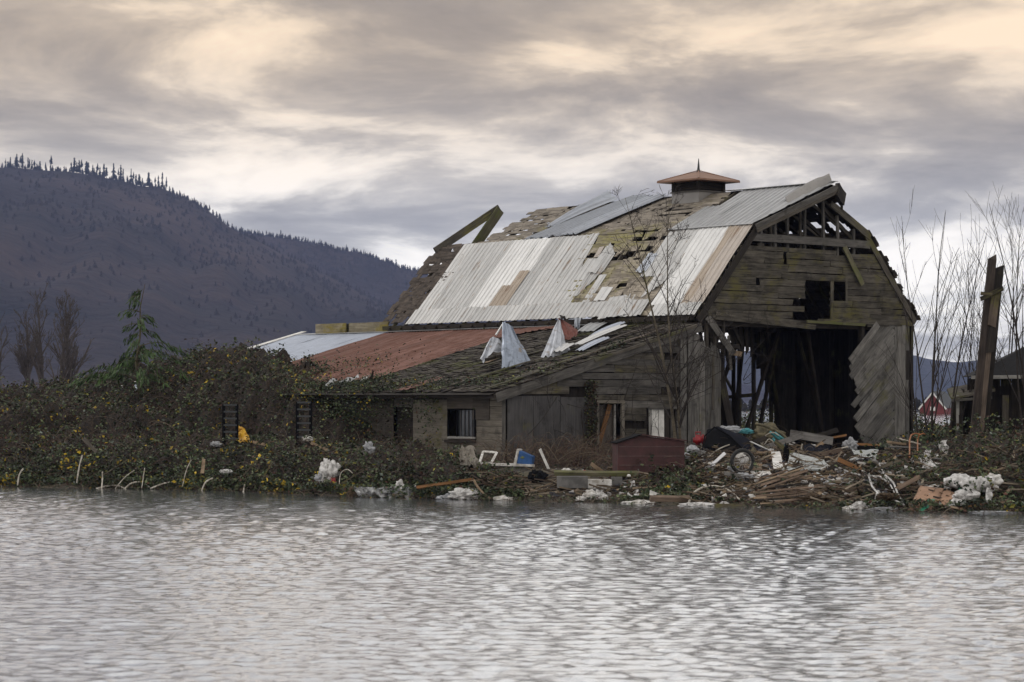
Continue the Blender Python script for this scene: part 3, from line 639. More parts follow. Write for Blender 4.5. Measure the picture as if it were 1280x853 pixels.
# hood sheathing under the projecting left and right roof tips
for k in range(7):
    s = .30+k*.1; vv = -1.2*(s-.0); c0 = on(S2, s, 0, .02)
    board(barn, 'roof_board', c0+Ve((0, -1.2*s+.05, 0)), c0+Ve((0, .15, 0)), .33, .025, slope(S2)[2], M['dark_wood'], .02)
for k in range(3):
    s = .78+k*.08; c0 = on(S3, s, 0, .02)
    board(barn, 'roof_board', c0+Ve((0, -1.15*s+.1, 0)), c0+Ve((0, .15, 0)), .28, .03, slope(S3)[2], M['dark_wood'], .05)
for k in range(9): # ragged end of the right hood
    z_ = 10.62-k*.0; 
board(barn, 'roof_board', b(6.0, -1.22, 10.74), b(6.62, -1.0, 10.42), .16, .5, (0, 0, -1), M['dark_wood'], .03)
board(barn, 'roof_board', b(6.55, -.95, 10.42), b(6.62, -.85, 9.85), .10, .05, (0, -1, 0), M['dark_wood'], .03)
# metal sheets, lower left slope
nS1 = slope(S1)[2]; dS1 = slope(S1)[1]; L1 = slope(S1)[3]
def s1sheet(v0, w, s0, s1, m, off=.06, clip=None, jag=0., name='metal_sheet', bend=0., pitch=.25): 
    return sheet(barn, name, on(S1, s0, v0, off), (0, 1, 0), dS1, nS1, w+.05, (s1-s0)*L1, m, clip=clip, jag=jag, bend=bend, pitch=pitch)
v = 15.85; k = 0
while v > 8.3:
    w = .76; v -= w
    m = M['galv_white'] if 10.86 < v+w/2 < 12.7 else M['galv']
    s1sheet(v, w, .15, 1.02+uni(-.004, .004), m, .06+.006*(k % 2)); k += 1
# torn right-hand sheets
s1sheet(7.62, .66, .15, 1.03, M['galv'], .066, clip=lambda a: (0, L1*(.40+.48*min(1, (a+.05)/.66)+.0) if a < .3 else L1*.88), jag=.03)
s1sheet(6.95, .62, .15, .9, M['galv'], .06, clip=lambda a: (0, L1*.56), jag=.03)
s1sheet(6.25, .66, .15, .86, M['galv'], .07, clip=lambda a: (L1*(.40-.5*a) if a < .6 else L1*.1, L1*(.60+.14*a/.66)), jag=.02)
s1sheet(5.95, .32, .15, .5, M['galv'], .06, jag=.03)
sheet(barn, 'metal_sheet', on(S1, .52, 6.55, .12), (0, .92, .15), dS1+Ve((0, .25, 0)), nS1, .38, 1.5, M['galv'], jag=.05)
sheet(barn, 'metal_sheet', on(S1, .17, 5.1, .10), (0, .98, .1), dS1+Ve((0, .2, 0)), nS1, .5, .75, M['galv_white'], jag=.06, pitch=.5)
sheet(barn, 'metal_sheet', on(S1, .72, 7.0, .14), (0, 1, 0), dS1+Ve((0, .5, 0)), nS1, .22, .6, M['galv_beige'], jag=.03, pitch=.5)
q = s1sheet(10.55, .95, .17, .42, M['rust'], .10); 
q2 = s1sheet(10.55, .50, .42, .60, M['rust'], .11)
v = 15.95; k = 0
while v > 3.6: 
    v -= .95; s1sheet(v, .95, -.02, .165, M['galv'], .10+.006*(k % 2), jag=.0 if v > 6 else .05); k += 1
sheet(barn, 'metal_sheet', on(S1, -.01, 3.35, .115), (0, 1, 0), dS1+Ve((0, .42, 0)), nS1, 1.3, 1.25, M['galv'], jag=.04)   # slanted flashing piece
# near sheets
for (v0, w, s0, s1, m, cl) in [(3.2, .8, .45, 1.0, 'galv', None), (2.45, .78, .10, 1.0, 'galv', lambda a: (L1*(.30-.25*a), L1*.9)), (1.70, .78, .1, 1.0, 'galv_white', None), (.98, .76, .1, 1.0, 'galv_white', None), (.58, .42, .1, 1.0, 'rust', None), (-.08, .70, .1, 1.0, 'galv_beige', None)]:
    s1sheet(v0, w, s0, s1, M[m], .06+uni(0, .012), clip=cl, jag=.02 if cl else 0)
sheet(barn, 'metal_sheet', on(S1, .50, 3.9, .10), (0, .95, .1), dS1+Ve((0, -.1, 0)), nS1, .5, .9, M['galv_blue'], jag=.06)
for v0 in (-.10, .66, 1.42): s1sheet(v0, .76, -.03, .11, M['galv'], .095)
# upper left slope
nS2 = slope(S2)[2]; dS2 = slope(S2)[1]; L2 = slope(S2)[3]
for k, v0 in enumerate([0., .82, 1.64, 2.46, 3.28]):
    sheet(barn, 'metal_sheet', on(S2, -.02, v0, .07+.006*(k % 2)), (0, 1, 0), dS2, nS2, .87, L2*1.03, M['galv_seam'], pitch=.27, rib=.028, ribw=.03,
          clip=(lambda a: (0, L2*1.03)) if k < 4 else (lambda a: (0, L2*.62)))
hood = sheet(barn, 'metal_sheet', on(S2, -.02, -1.22, .08), (0, 1, 0), dS2, nS2, 1.24, L2*1.03, M['galv_seam'], pitch=.27, rib=.02, clip=lambda a: (L2*max(0, 1-a/1.24)*.98, L2*1.03))
# curled sheet bent up off the ridge tip
mb = MB(); pts = []
low = [on(S2, .50, -.30, .10), on(S2, .62, -.45, .10), on(S2, .80, -.75, .10), on(S2, 1.0, -1.05, .10)]
upp = [on(S2, .60, .05, .12), on(S2, .76, -.10, .20), on(S2, .93, -.38, .30), on(S2, 1.06, -.85, .30)]
for i in range(10):
    a = i/9*3; k = min(int(a), 2); P = low[k].lerp(low[k+1], a-k); Q = upp[k].lerp(upp[k+1], a-k)
    for j in range(6): c = j/5; pts.append(P.lerp(Q, c)+nS2*(.16*math.sin(c*3.1))+Ve((0, 0, .012*math.sin(a*9))))
mb.add(pts, [(i*6+j, i*6+j+1, (i+1)*6+j+1, (i+1)*6+j) for i in range(9) for j in range(5)])
q = mb.build('curled_metal_sheet', M['cup_wall'], barn); md = q.modifiers.new('s', 'SOLIDIFY'); md.thickness = .008
board(barn, 'flashing', on(S2, -.01, -.1, .11), on(S2, -.01, 4.2, .11), .10, .015, nS2, M['galv_seam'], 0, .003)
for v0, v1 in ((-1.2, 4.2),): board(barn, 'ridge_cap', b(5.93, v0, 10.80), b(5.93, v1, 10.80), .26, .02, (0, 0, 1), M['galv_seam'], 0, .004)
board(barn, 'ridge_cap', b(5.93, 7.0, 10.76), b(5.93, 12.4, 10.76), .2, .02, (0, 0, 1), M['galv_blue'], .05, .01)
# slid, twisted blue sheets across the upper slope
def rib_quad(name, p00, p10, p01, p11, m, pitch=.2, rib=.03, jag=0., bulge=0., nrm=Ve((0, 0, 1)), par=None, nv=8, twist=0):
    """ribbed sheet between four corners: p00-p10 lower edge, p01-p11 upper edge; ribs run lower to upper"""
    w = (p10-p00).length; nb = max(2, int(w/pitch)); us = []
    for k in range(nb): us += [(k/nb, 0), ((k+.32)/nb, 0), ((k+.42)/nb, 1), ((k+.58)/nb, 1), ((k+.68)/nb, 0)]
    us.append((1, 0)); n = (p10-p00).cross(p01-p00).normalized(); n = n if n.dot(nrm) > 0 else -n
    vs_ = []; J = [uni(-jag, jag) for _ in us]; J2 = [uni(-jag, jag) for _ in us]
    for j in range(nv+1):
        t_ = j/nv
        for (a, h), j1, j2 in zip(us, J, J2):
            tt = t_ + (j1*(1-t_)+j2*t_)
            p = (p00.lerp(p10, a)).lerp(p01.lerp(p11, a), tt)+n*(h*rib+bulge*math.sin(math.pi*t_)*math.sin(math.pi*a*.8+.3)+twist*(t_-.5)*(a-.5)); vs_.append(p)
    nx = len(us); fs = [(j*nx+i, j*nx+i+1, (j+1)*nx+i+1, (j+1)*nx+i) for j in range(nv) for i in range(nx-1)]
    mb = MB(); mb.add(vs_, fs); o = mb.build(name, m, par or barn); md = o.modifiers.new('s', 'SOLIDIFY'); md.thickness = .006; return o
rib_quad('metal_sheet', on(S2, .02, 12.3, .10), on(S2, .04, 10.0, .12), on(S2, 1.10, 9.6, .12), on(S2, 1.02, 7.7, .10), M['galv_blue'], .28, .07, .02, .05)
rib_quad('metal_sheet', on(S2, .02, 10.1, .16), on(S2, .02, 9.2, .18), on(S2, 1.0, 8.5, .14), on(S2, 1.0, 7.3, .16), M['galv_blue'], .28, .07, .03, .04)
rib_quad('metal_sheet', on(S2, .35, 12.15, .12), on(S2, .35, 11.7, .12), on(S2, 1.12, 10.9, .45), on(S2, 1.05, 10.3, .12), M['galv_blue'], .28, .06, .03, .1)
# eave beam, underside of the main eave
board(barn, 'eave_beam', b(-.02, .1, 5.80), b(-.02, 17.5, 5.80), .16, .10, (-1, 0, 0), M['dark_wood'], .02, .004)
board(barn, 'eave_board', b(.15, 5.5, 5.70), b(.15, 17.4, 5.70), .40, .05, (-1, 0, 0), M['dark_wood'], .02, .004)
board(barn, 'eave_board', b(.15, .6, 5.70), b(.15, 5.4, 5.66), .36, .05, (-1, 0, 0), M['moss_plank'], .02, .004)
for k in range(24): board(barn, 'rafter_tail', b(-.16, .2+k*.73, 5.72), b(.1, .2+k*.73, 5.86), .05, .09, (0, 0, 1), M['dark_wood'], 0)
# rake boards on the near gable
board(barn, 'rake_board', on(S1, -.04, -.10, -.14), on(S1, 1.0, -.10, -.14), .26, .04, (0, -1, 0), M['dark_wood'], .01, .004)
A, B_ = on(S2, 0, -.14, -.06), b(5.95, -1.28, 10.58)
board(barn, 'rake_board', A, B_, .24, .05, (0, -1, 0), M['siding_grey'], .01, .004)
board(barn, 'rake_board', A+Ve((0, -.04, -.13)), B_+Ve((0, -.02, -.14)), .12, .05, (0, -1, 0), M['rafter'], .01, .004)
board(barn, 'rake_board', b(6.9, -.10, 10.12), b(9.1, -.10, 9.0), .26, .05, (0, -1, 0), M['siding'], .01, .004)
board(barn, 'rake_board', on(S4, .02, -.08, -.16), on(S4, 1.0, -.08, -.16), .24, .04, (0, -1, 0), M['rafter'], .01, .004)
# ------------------------------------------------------------------ gable siding
def gab_span(z, inset=.08):
    if z <= 9.12: a = (z-5.92)/3.2*2.85
    else: a = 2.85+(z-9.12)/1.58*3.1
    return a+inset, 11.9-a-inset
def holes_cut(a, b_, z0, z1, holes):
    sp = [(a, b_)]
    for (h0, h1, y0, y1) in holes:
        if z1 <= y0+.02 or z0 >= y1-.02: continue
        ns = []
        for (p, q) in sp:
            if h1 <= p or h0 >= q: ns.append((p, q)); continue
            if h0 > p: ns.append((p, h0))
            if h1 < q: ns.append((h1, q))
        sp = ns
    return sp
gh = [(5.57, 6.96, 5.9, 7.22), (7.12, 7.80, 6.6, 7.24), (4.92, 5.6, 6.32, 6.50), (4.92, 5.6, 5.95, 6.12), (2.97, 3.2, 7.04, 7.18), (4.45, 4.6, 7.9, 8.1)]
rows_ = []; z = 5.86
while z < 8.36: h = uni(.20, .27); rows_.append((z, min(h, 8.38-z+.05))); z += h
for i, (z, h) in enumerate(rows_):
    a, c = gab_span(z+h*.7, .02)
    if z > 8.14: c = 7.3
    if i == 0: a = .1
    for (p, q) in holes_cut(a, c, z, z+h, gh):
        x = p
        while x < q-.1:
            ln = uni(1.2, 3.6); e = min(q, x+ln); 
            if q-e < .5: e = q
            dz = uni(-.012, .012)
            if random.random() > .02: board(barn, 'siding_board', b(x, -.02, z+h/2+dz), b(e-.01, -.02, z+h/2+uni(-.014, .014)), h*uni(.86, .99), .026+uni(0, .018), Ve((0, -1, -.10-uni(0, .10))), M['siding'], .04, .012)
            x = e
# top beam, leaning board, sagging boards
board(barn, 'beam', b(2.75, -.08, 8.72), b(9.05, -.08, 8.70), .27, .06, (0, -1, 0), M['siding_grey'], .02, .006)
board(barn, 'siding_board', b(3.1, -.03, 8.44), b(3.4, -.03, 8.44), .14, .03, (0, -1, 0), M['siding'], .02)
board(barn, 'siding_board', b(7.62, -.12, 8.58), b(8.58, -.16, 7.22), .22, .035, (0, -1, 0), M['moss_plank'], .03)
board(barn, 'siding_board', b(7.9, -.04, 8.22), b(9.4, -.04, 8.25), .20, .03, (0, -1, 0), M['siding'], .03)
board(barn, 'siding_board', b(.55, -.07, 5.86), b(6.0, -.12, 5.58), .17, .035, (0, -1, 0), M['siding'], .04)
board(barn, 'siding_board', b(.9, -.10, 5.96), b(5.2, -.11, 5.72), .18, .03, (0, -1, 0), M['siding'], .04)
board(barn, 'siding_board', b(6.2, -.09, 5.80), b(11.4, -.08, 5.86), .18, .035, (0, -1, 0), M['siding'], .04)
board(barn, 'siding_board', b(5.6, -.11, 5.78), b(8.8, -.11, 5.72), .10, .03, (0, -1, 0), M['moss_plank'], .04)
board(barn, 'siding_board', b(9.0, -.06, 5.72), b(11.6, -.06, 5.80), .14, .03, (0, -1, 0), M['siding'], .04)
# door post between the loft openings, frames
board(barn, 'stud', b(7.03, -.03, 5.9), b(7.03, -.03, 7.3), .14, .05, (0, -1, 0), M['siding'], .02)
board(barn, 'stud', b(7.84, -.03, 6.5), b(7.84, -.03, 7.3), .08, .05, (0, -1, 0), M['siding'], .02)
for x in (3.3, 4.05, 4.7, 5.62, 6.62, 7.4, 8.3): # studs of the open gable top
    z1 = gab_span(9.0)[0]; zt = (9.12+(min(x, 11.9-x)-2.85)/3.1*1.58) if 2.85 < x < 9.05 else 9.0
    if x > 7: zt -= .12
    board(barn, 'stud', b(x, .05, 8.2), b(x, .05, zt-.12), .10, .08, (0, -1, 0), M['siding_grey'], .01)
    if x in (4.05, 5.62): board(barn, 'stud', b(x-.14, .12, 8.2), b(x-.14, .12, zt-.2), .10, .06, (0, -1, 0), M['rafter'], .01)
board(barn, 'brace', b(6.9, .3, 10.0), b(8.6, .35, 8.9), .14, .07, (0, -1, 0), M['rafter'], .02)
board(barn, 'brace', b(5.6, .6, 9.9), b(7.9, .65, 8.6), .14, .07, (0, -1, 0), M['dark_wood'], .02)
# loft floor and big beams inside
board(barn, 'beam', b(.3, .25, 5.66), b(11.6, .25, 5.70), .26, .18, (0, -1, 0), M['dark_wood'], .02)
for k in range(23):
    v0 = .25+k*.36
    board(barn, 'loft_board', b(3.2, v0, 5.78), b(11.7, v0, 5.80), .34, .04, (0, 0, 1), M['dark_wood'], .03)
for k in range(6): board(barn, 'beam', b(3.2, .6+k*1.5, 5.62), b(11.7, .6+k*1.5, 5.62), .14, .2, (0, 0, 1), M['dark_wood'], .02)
# partition put in behind the loft door to keep it black
for k in range(9): board(barn, 'loft_blackout_board', b(3.0+k*.72, 4.5, 5.85), b(3.0+k*.72, 4.5, 8.4), .72, .03, (0, -1, 0), M['dark_wood'], .03)
# right pier: diagonal boards and vertical corner boards
c45, s45 = math.cos(R(40)), math.sin(R(40)); prof = [(1.2, 8.9), (1.6, 8.5), (2.35, 8.15), (2.5, 8.55), (3.3, 8.25), (4.3, 8.02), (4.5, 8.1), (5.8, 9.6), (6.0, 9.9)]
def pier_left(z): return float(np.interp(z, [q[0] for q in prof], [q[1] for q in prof]))
k = 0; off = -2.6
while off < 8.2:
    # line: z = z0 + tan40*(u-8); clip to u<10.5, z range
    z0 = .75+off; pts = []; jj_ = uni(-.28, .26)
    for i in range(60):
        u = 7.9+i*.045; z = z0+.84*(u-8)
        if u > pier_left(z)+jj_ and .9 < z < 5.78 and u < 10.68: pts.append((u, z))
    if len(pts) > 5: board(barn, 'diagonal_board', b(pts[0][0]-uni(0, .15), -.05, pts[0][1]), b(pts[-1][0], -.05, pts[-1][1]), .245, .03, (0, -1, .02*uni(-1, 1)), M['pier_grey'], .06, .01)
    off += .31
board(barn, 'diagonal_board', b(7.98, -.11, 4.35), b(9.55, -.11, 5.78), .30, .03, (0, -1, 0), M['pier_grey'], .05)
board(barn, 'diagonal_board', b(8.25, -.10, 2.2), b(9.9, -.10, 3.6), .28, .03, (0, -1, 0), M['pier_grey'], .05)
for u, w in ((10.62, .2), (10.84, .22), (11.06, .2), (11.27, .2)): board(barn, 'corner_board', b(u, -.055, .8), b(u, -.055, 5.82+uni(-.05, .05)), w, .03, (0, -1, 0), M['pier_grey'], .03)
board(barn, 'post', b(11.3, .12, .7), b(11.3, .12, 5.8), .22, .2, (0, -1, 0), M['dark_wood'], 0)
board(barn, 'post', b(8.75, .1, .7), b(8.75, .1, 5.7), .16, .16, (0, -1, 0), M['dark_wood'], 0)
# left pier (right end of the lean-to): vertical boards with broken tops
for u, zt, w in ((-.70, 5.25, .3), (-.34, 5.3, .27), (-.06, 5.2, .27), (.22, 5.0, .27), (.50, 4.75, .25)):
    board(barn, 'pier_board', b(u, -.07, .7), b(u, -.07, zt), w, .03, (0, -1, 0), M['pier_grey'], .10)
for k in range(5): board(barn, 'backing_board', b(-1.35+k*.3, .35, .7), b(-1.35+k*.3, .35, 5.2), .31, .03, (0, -1, 0), M['dark_wood'], .02)  # added behind the pier to block sky light through the gap
mw_, L_ = frame(b(.86, -.09, .7), b(.86, -.09, 4.9), (0, -1, 0))
mb = MB(); P_ = [(0, -.26), (3.6, -.26), (4.05, -.1), (4.25, .22), (3.9, .26), (0, .26)]  # broad board, pointed top leaning left
mb.add([(x, y, 0) for x, y in P_]+[(x, y, .03) for x, y in P_], [tuple(range(5, -1, -1)), tuple(range(6, 12))]+[(i, (i+1) % 6, (i+1) % 6+6, i+6) for i in range(6)])
q = mb.build('pier_board', M['pier_grey'], barn); q.matrix_basis = mw_
board(barn, 'pier_board', b(.72, -.12, 2.6), b(.72, -.12, 4.5), .10, .03, (0, -1, 0), M['rafter'], .04)
board(barn, 'post', b(.55, .1, 4.0), b(.55, .1, 5.85), .13, .12, (0, -1, 0), M['rafter'], 0)
board(barn, 'post', b(.95, .05, 4.3), b(.95, .05, 5.8), .09, .08, (0, -1, 0), M['rafter'], 0)
board(barn, 'post', b(1.45, .1, 4.6), b(1.45, .1, 5.75), .07, .07, (0, -1, 0), M['rafter'], 0)
board(barn, 'brace', b(.50, -.08, 5.80), b(1.75, -.10, 4.55), .26, .05, (0, -1, 0), M['siding_grey'], .06)
board(barn, 'post', b(1.05, .5, 5.6), b(2.35, .45, .9), .34, .2, (0, -1, 0), M['dark_wood'], .03)
board(barn, 'beam', b(.6, .4, 4.75), b(2.5, .35, 4.85), .16, .1, (0, -1, 0), M['dark_wood'], .05)
board(barn, 'board', b(1.55, -.1, 4.62), b(2.15, -.1, 4.55), .18, .04, (0, -1, 0), M['tan_wood'], .04)
board(barn, 'board', b(1.5, -.1, 5.2), b(1.62, -.1, 4.0), .12, .04, (0, -1, 0), M['siding_grey'], .04)
board(barn, 'brace', b(2.0, .3, 5.7), b(2.9, .6, 4.9), .12, .08, (0, -1, 0), M['dark_wood'], .03)
board(barn, 'brace', b(2.35, 1.0, 5.2), b(3.3, 1.6, 4.2), .14, .1, (0, -1, 0), M['dark_wood'], .03)
for k in range(5): board(barn, 'hanging_board', b(1.9+k*.42, .35+.1*k, 5.75), b(2.5+k*.5, .6+.25*k, 5.0-.1*k), .3, .03, (0, -1, .3), M['dark_wood'], .08)
# ------------------------------------------------------------------ right long wall from inside
for k in range(36):
    v0 = .2+k*.245
    if v0 < 7.1: z0 = .7+ (uni(0, .2) if v0 > 5 else 0)
    elif v0 < 8.9: z0 = 2.5+(v0-7.2)/1.45*2.9+uni(-.1, .1)
    else: continue
    if z0 < 5.75: board(barn, 'wall_board', b(11.75, v0, z0), b(11.75, v0, 5.85), .24, .03, (1, 0, 0), M['dark_wood'], .05)
for v0 in (.1, 2.0, 4.0, 6.0, 7.3, 8.25, 9.05, 10.0, 12.2, 14.5, 17.3): board(barn, 'post', b(11.65, v0, .6), b(11.65, v0, 5.8), .14, .12, (1, 0, 0), M['dark_wood'], 0)
board(barn, 'girt', b(11.6, 7.2, 5.1), b(11.6, 10.6, 5.25), .16, .06, (1, 0, 0), M['dark_wood'], .03)
board(barn, 'girt', b(11.6, 8.0, 3.15), b(11.6, 10.3, 3.0), .14, .06, (1, 0, 0), M['dark_wood'], .03)
board(barn, 'brace', b(11.6, 9.2, 3.1), b(11.6, 10.1, 4.3), .12, .06, (1, 0, 0), M['dark_wood'], .03)
for k in range(11): board(barn, 'post', b(uni(4.5, 9.5), 1.5+k*.55, .7), b(uni(4.5, 9.5)*.2+7.2*.8, 1.5+k*.55, 5.6), .12, .1, (0, -1, 0), M['dark_wood'], .02)
# far gable end wall below the loft, and the wall between barn and lean-to
for k in range(26):
    u = .3+k*.42
    if 8.0 < u: continue
    board(barn, 'wall_board', b(u, 17.4, .7), b(u, 17.4, 5.7+uni(-.3, .2)), .41, .03, (0, 1, 0), M['dark_wood'], .05)
for k in range(34): board(barn, 'wall_board', b(.25, 1.9+k*.46, .7), b(.25, 1.9+k*.46, 5.75), .45, .03, (-1, 0, 0), M['dark_wood'], .03)
# parapet boards beyond the main roof
board(barn, 'parapet_board', b(-.05, 19.95, 5.85), b(-.05, 22.05, 5.85), .46, .06, (-1, 0, 0), M['fascia'], .02, .01)
board(barn, 'parapet_board', b(-.05, 17.2, 5.86), b(-.05, 19.7, 5.86), .42, .06, (-1, 0, 0), M['fascia'], .03, .01)
board(barn, 'parapet_board', b(.05, 19.4, 5.82), b(.05, 20.1, 5.84), .4, .04, (-1, 0, 0), M['dark_wood'], .03, .01)
# cupola
cu, cvv, hw = 5.95, 5.72, .72
mb = MB(); mb.box((cu, cvv, 10.43-G), (hw*2, hw*2, .78)); mb.build('cupola_base', M['cup_wall'], barn)
mb = MB()
for (x, y) in ((-1, -1), (1, -1), (1, 1), (-1, 1)): mb.box((cu+x*(hw-.06), cvv+y*(hw-.06), 11.02-G), (.13, .13, .42))
mb.box((cu, cvv, 11.0-G), (hw*2-.25, hw*2-.25, .40)); mb.build('cupola_frame', M['dark_wood'], barn)
for q in range(4):
    for k in range(5):
        z = 10.88+k*.075; a = q*math.pi/2; dx, dy = math.cos(a), math.sin(a)
        c0 = Ve((cu+dx*(hw-.08), cvv+dy*(hw-.08), z-G)); s_ = Ve((-dy, dx, 0))*(hw-.13)
        board(barn, 'louvre', c0-s_, c0+s_, .09, .014, Ve((dx*.75, dy*.75, .65)), M['dark_wood'], 0, .002)
board(barn, 'cupola_trim', b(cu-hw-.03, cvv-hw-.03, 10.83), b(cu+hw+.03, cvv-hw-.03, 10.83), .05, .03, (0, -1, 0), M['siding_grey'], 0, 0)
board(barn, 'cupola_trim', b(cu-hw-.03, cvv-hw-.03, 10.83), b(cu-hw-.03, cvv+hw+.03, 10.83), .05, .03, (-1, 0, 0), M['siding_grey'], 0, 0)
mb = MB(); e = 1.12; zt = 11.24
ring = [(-e, -e), (e, -e), (e, e), (-e, e)]
mb.add([(cu+x, cvv+y, zt-G-.03) for x, y in ring]+[(cu+x, cvv+y, zt-G+.03) for x, y in ring]+[(cu+x*.5, cvv+y*.5, zt+.24-G) for x, y in ring]+[(cu, cvv, zt+.42-G)],
       [(3, 2, 1, 0)]+[(i, (i+1) % 4, (i+1) % 4+4, i+4) for i in range(4)]+[(i+4, (i+1) % 4+4, (i+1) % 4+8, i+8) for i in range(4)]+[(i+8, (i+1) % 4+8, 12) for i in range(4)])
cr = mb.build('cupola_roof', M['cup_roof'], barn)
mb = MB()
for (x, y) in ring: mb.beam((cu+x*.99, cvv+y*.99, zt+.04-G), (cu, cvv, zt+.45-G), .05, .03)
mb.build('hip_cap', M['cup_roof'], cr)
mb = MB(); mb.tube([(cu, cvv, zt+.36-G), (cu, cvv, zt+.5-G), (cu+.01, cvv, zt+.9-G)], .09, 6, .012); mb.build('finial', M['roofgrey'], cr)
# ------------------------------------------------------------------ lean-to
LT = (b(0, 0, LZ), Ve((-1, 0, -LS)).normalized()); nLT = Ve((-LS, 0, 1)).normalized()
def lt(u, v, off=0.): return b(u, v, LZ+LS*u)+nLT*off
dup_ = Ve((1, 0, LS)).normalized()          # up-slope
# shake roof, near third: pieces are a few pixels wide, joined
mb = MB(); mb2 = MB(); u = -9.25
while u < -.2:
    v = -.18+uni(0, .1)
    while v < 8.9:
        w = uni(.08, .26); l = uni(.30, .50)
        if random.random() > .09:
            p = lt(u+uni(-.05, .05), v+w/2, .05+uni(0, .035)); q = p+dup_*l-nLT*.035
            (mb if random.random() < .5 else mb2).beam(p, q+Ve((0, uni(-.03, .03), 0)), w*.96, .016, nLT, .006)
        v += w
    u += .21
for m_, nm in ((mb, 'shake'), (mb2, 'brown_board')): q = m_.build('roof_shakes', M[nm], barn); q['kind'] = 'stuff'
for k in range(12): board(barn, 'roof_deck_board', lt(-9.1+k*.78, -.05, 0), lt(-9.1+k*.78, 23.2, 0), .76, .02, nLT, M['dark_wood'], .02, .004)
# loose long boards on the shakes
for (u0, v0, u1, v1, w, m) in [(-3.2, .35, -7.6, .7, .18, 'shake'), (-1.2, .3, -5.6, .5, .2, 'brown_board'), (-5.2, 2.2, -8.6, 2.9, .14, 'shake'), (-2.6, 3.1, -6.3, 4.2, .16, 'shake'), (-.6, 1.4, -3.2, 1.5, .2, 'brown_board'), (-7.0, .35, -9.1, .4, .2, 'shake'), (-4.3, 5.0, -5.6, 4.6, .16, 'tan_wood')]:
    board(barn, 'loose_roof_board', lt(u0, v0, .14), lt(u1, v1, .12), w, .03, nLT, M[m], .08, .02)
# fascia along the rake and the low eave
board(barn, 'lean_to_rake_board', lt(-9.3, -.12, -.13), lt(.1, -.12, -.13), .30, .05, (0, -1, 0), M['siding_grey'], .02, .006)
board(barn, 'lean_to_rake_board', lt(-5.0, -.17, -.02), lt(-.2, -.17, -.02), .10, .05, (0, -1, 0), M['shake'], .05, .006)
board(barn, 'lean_to_eave_board', lt(-9.3, -.1, -.08), lt(-9.3, 9.2, -.08), .14, .04, (-1, 0, 0), M['dark_wood'], .02, .004)
# red sheets
k = 0; v = 17.3
while v > 8.65:
    v -= .73; sheet(barn, 'red_metal_sheet', lt(-9.2+(1.6 if v < 9.6 else 0), v, .05+.006*(k % 2)), (0, 1, 0), dup_, nLT, .77, 9.35-(1.6 if v < 9.6 else 0), M['red_metal'], pitch=.18, rib=.025, ribw=.03, jag=.02); k += 1
for v0, u0 in ((7.85, -1.9), (7.1, -1.15), (6.35, -.7), (5.6, -.5)):
    sheet(barn, 'red_metal_sheet', lt(u0, v0, .09+.005*(k % 2)), (0, 1, 0), dup_, nLT, .78, -u0+.12, M['red_metal'], pitch=.18, rib=.025, clip=lambda a, q=u0: (max(0, .75*(1-a/.75)), -q+.12)); k += 1
v = 17.25
while v < 23.2:
    sheet(barn, 'pale_metal_sheet', lt(-9.2, v, .07+.006*(k % 2)), (0, 1, 0), dup_, nLT, .79, 9.45, M['pale_metal'], pitch=.25, rib=.02, ribw=.02); v += .75; k += 1
board(barn, 'roof_edge_trim', lt(-9.2, 23.35, .13), lt(.3, 23.35, .13), .34, .03, nLT, M['white_paint'], .0, .004)
board(barn, 'flashing', lt(-.1, 5.4, .12), lt(-.1, 23.3, .12), .16, .015, nLT, M['galv_seam'], 0, .003)
# crumpled flaps of torn metal on the lean-to roof
def flap(name, pts_low, pts_up, m, n=14, nv=8, rib=.03, jag=.05, nrm=(-.4, -1, .2), bul=.12, nrib=6):
    low = [Ve(p) for p in pts_low]; up = [Ve(p) for p in pts_up]
    def along(P, t):
        t *= len(P)-1; i = min(int(t), len(P)-2); return P[i].lerp(P[i+1], t-i)
    vs_ = []; nrm = Ve(nrm).normalized()
    J = [uni(-jag, jag) for _ in range(n+1)]
    for j in range(nv+1):
        for i in range(n+1):
            a, c = i/n, j/nv; p = along(low, a).lerp(along(up, a), c)
            h = rib*math.sin(a*nrib*6.283)+bul*math.sin(c*3.0+a)*math.sin(a*3.1)+.09*mn.noise(p*2.3)+.05*mn.noise(p*6.1)
            p = p+nrm*h+Ve((0, 0, J[i]*(1-c)))
            vs_.append(p)
    mb = MB(); mb.add(vs_, [(j*(n+1)+i, j*(n+1)+i+1, (j+1)*(n+1)+i+1, (j+1)*(n+1)+i) for j in range(nv) for i in range(n)])
    o = mb.build(name, m, barn); md = o.modifiers.new('s', 'SOLIDIFY'); md.thickness = .008; return o
def bp(x, y, v):     # the point of the lean-to roof zone seen at photo pixel x,y in the vertical plane at v
    d_ = Ve(((x-CX)/F, 1, (HY-y)/F)); O_ = BO+BV*v; t_ = (O_-Ve((0, 0, HC))).dot(BV)/d_.dot(BV); w = Ve((0, 0, HC))+d_*t_-BO; return Ve((w.dot(BU), w.dot(BV), w.z-G))
flap('torn_metal_sheet', [bp(627, 461, 2.6), bp(648, 459, 2.5), bp(663, 452, 2.6)], [bp(628, 403, 3.6), bp(632, 402, 3.6), bp(640, 408, 3.4)], M['torn_blue'], nrib=3, bul=.15)
flap('torn_metal_sheet', [bp(600, 449, 3.4), bp(605, 454, 3.3), bp(613, 442, 3.2), bp(632, 438, 3.2)], [bp(612, 424, 3.8), bp(616, 421, 3.8), bp(622, 423, 3.7), bp(630, 432, 3.4)], M['torn'], nrib=3, bul=.06)
flap('torn_metal_sheet', [bp(676, 446, 2.4), bp(690, 446, 2.2), bp(703, 444, 2.2), bp(714, 441, 2.4)], [bp(697, 400, 3.2), bp(698, 399, 3.2), bp(701, 402, 3.2), bp(705, 424, 2.9)], M['torn'], nrib=4, bul=.12)
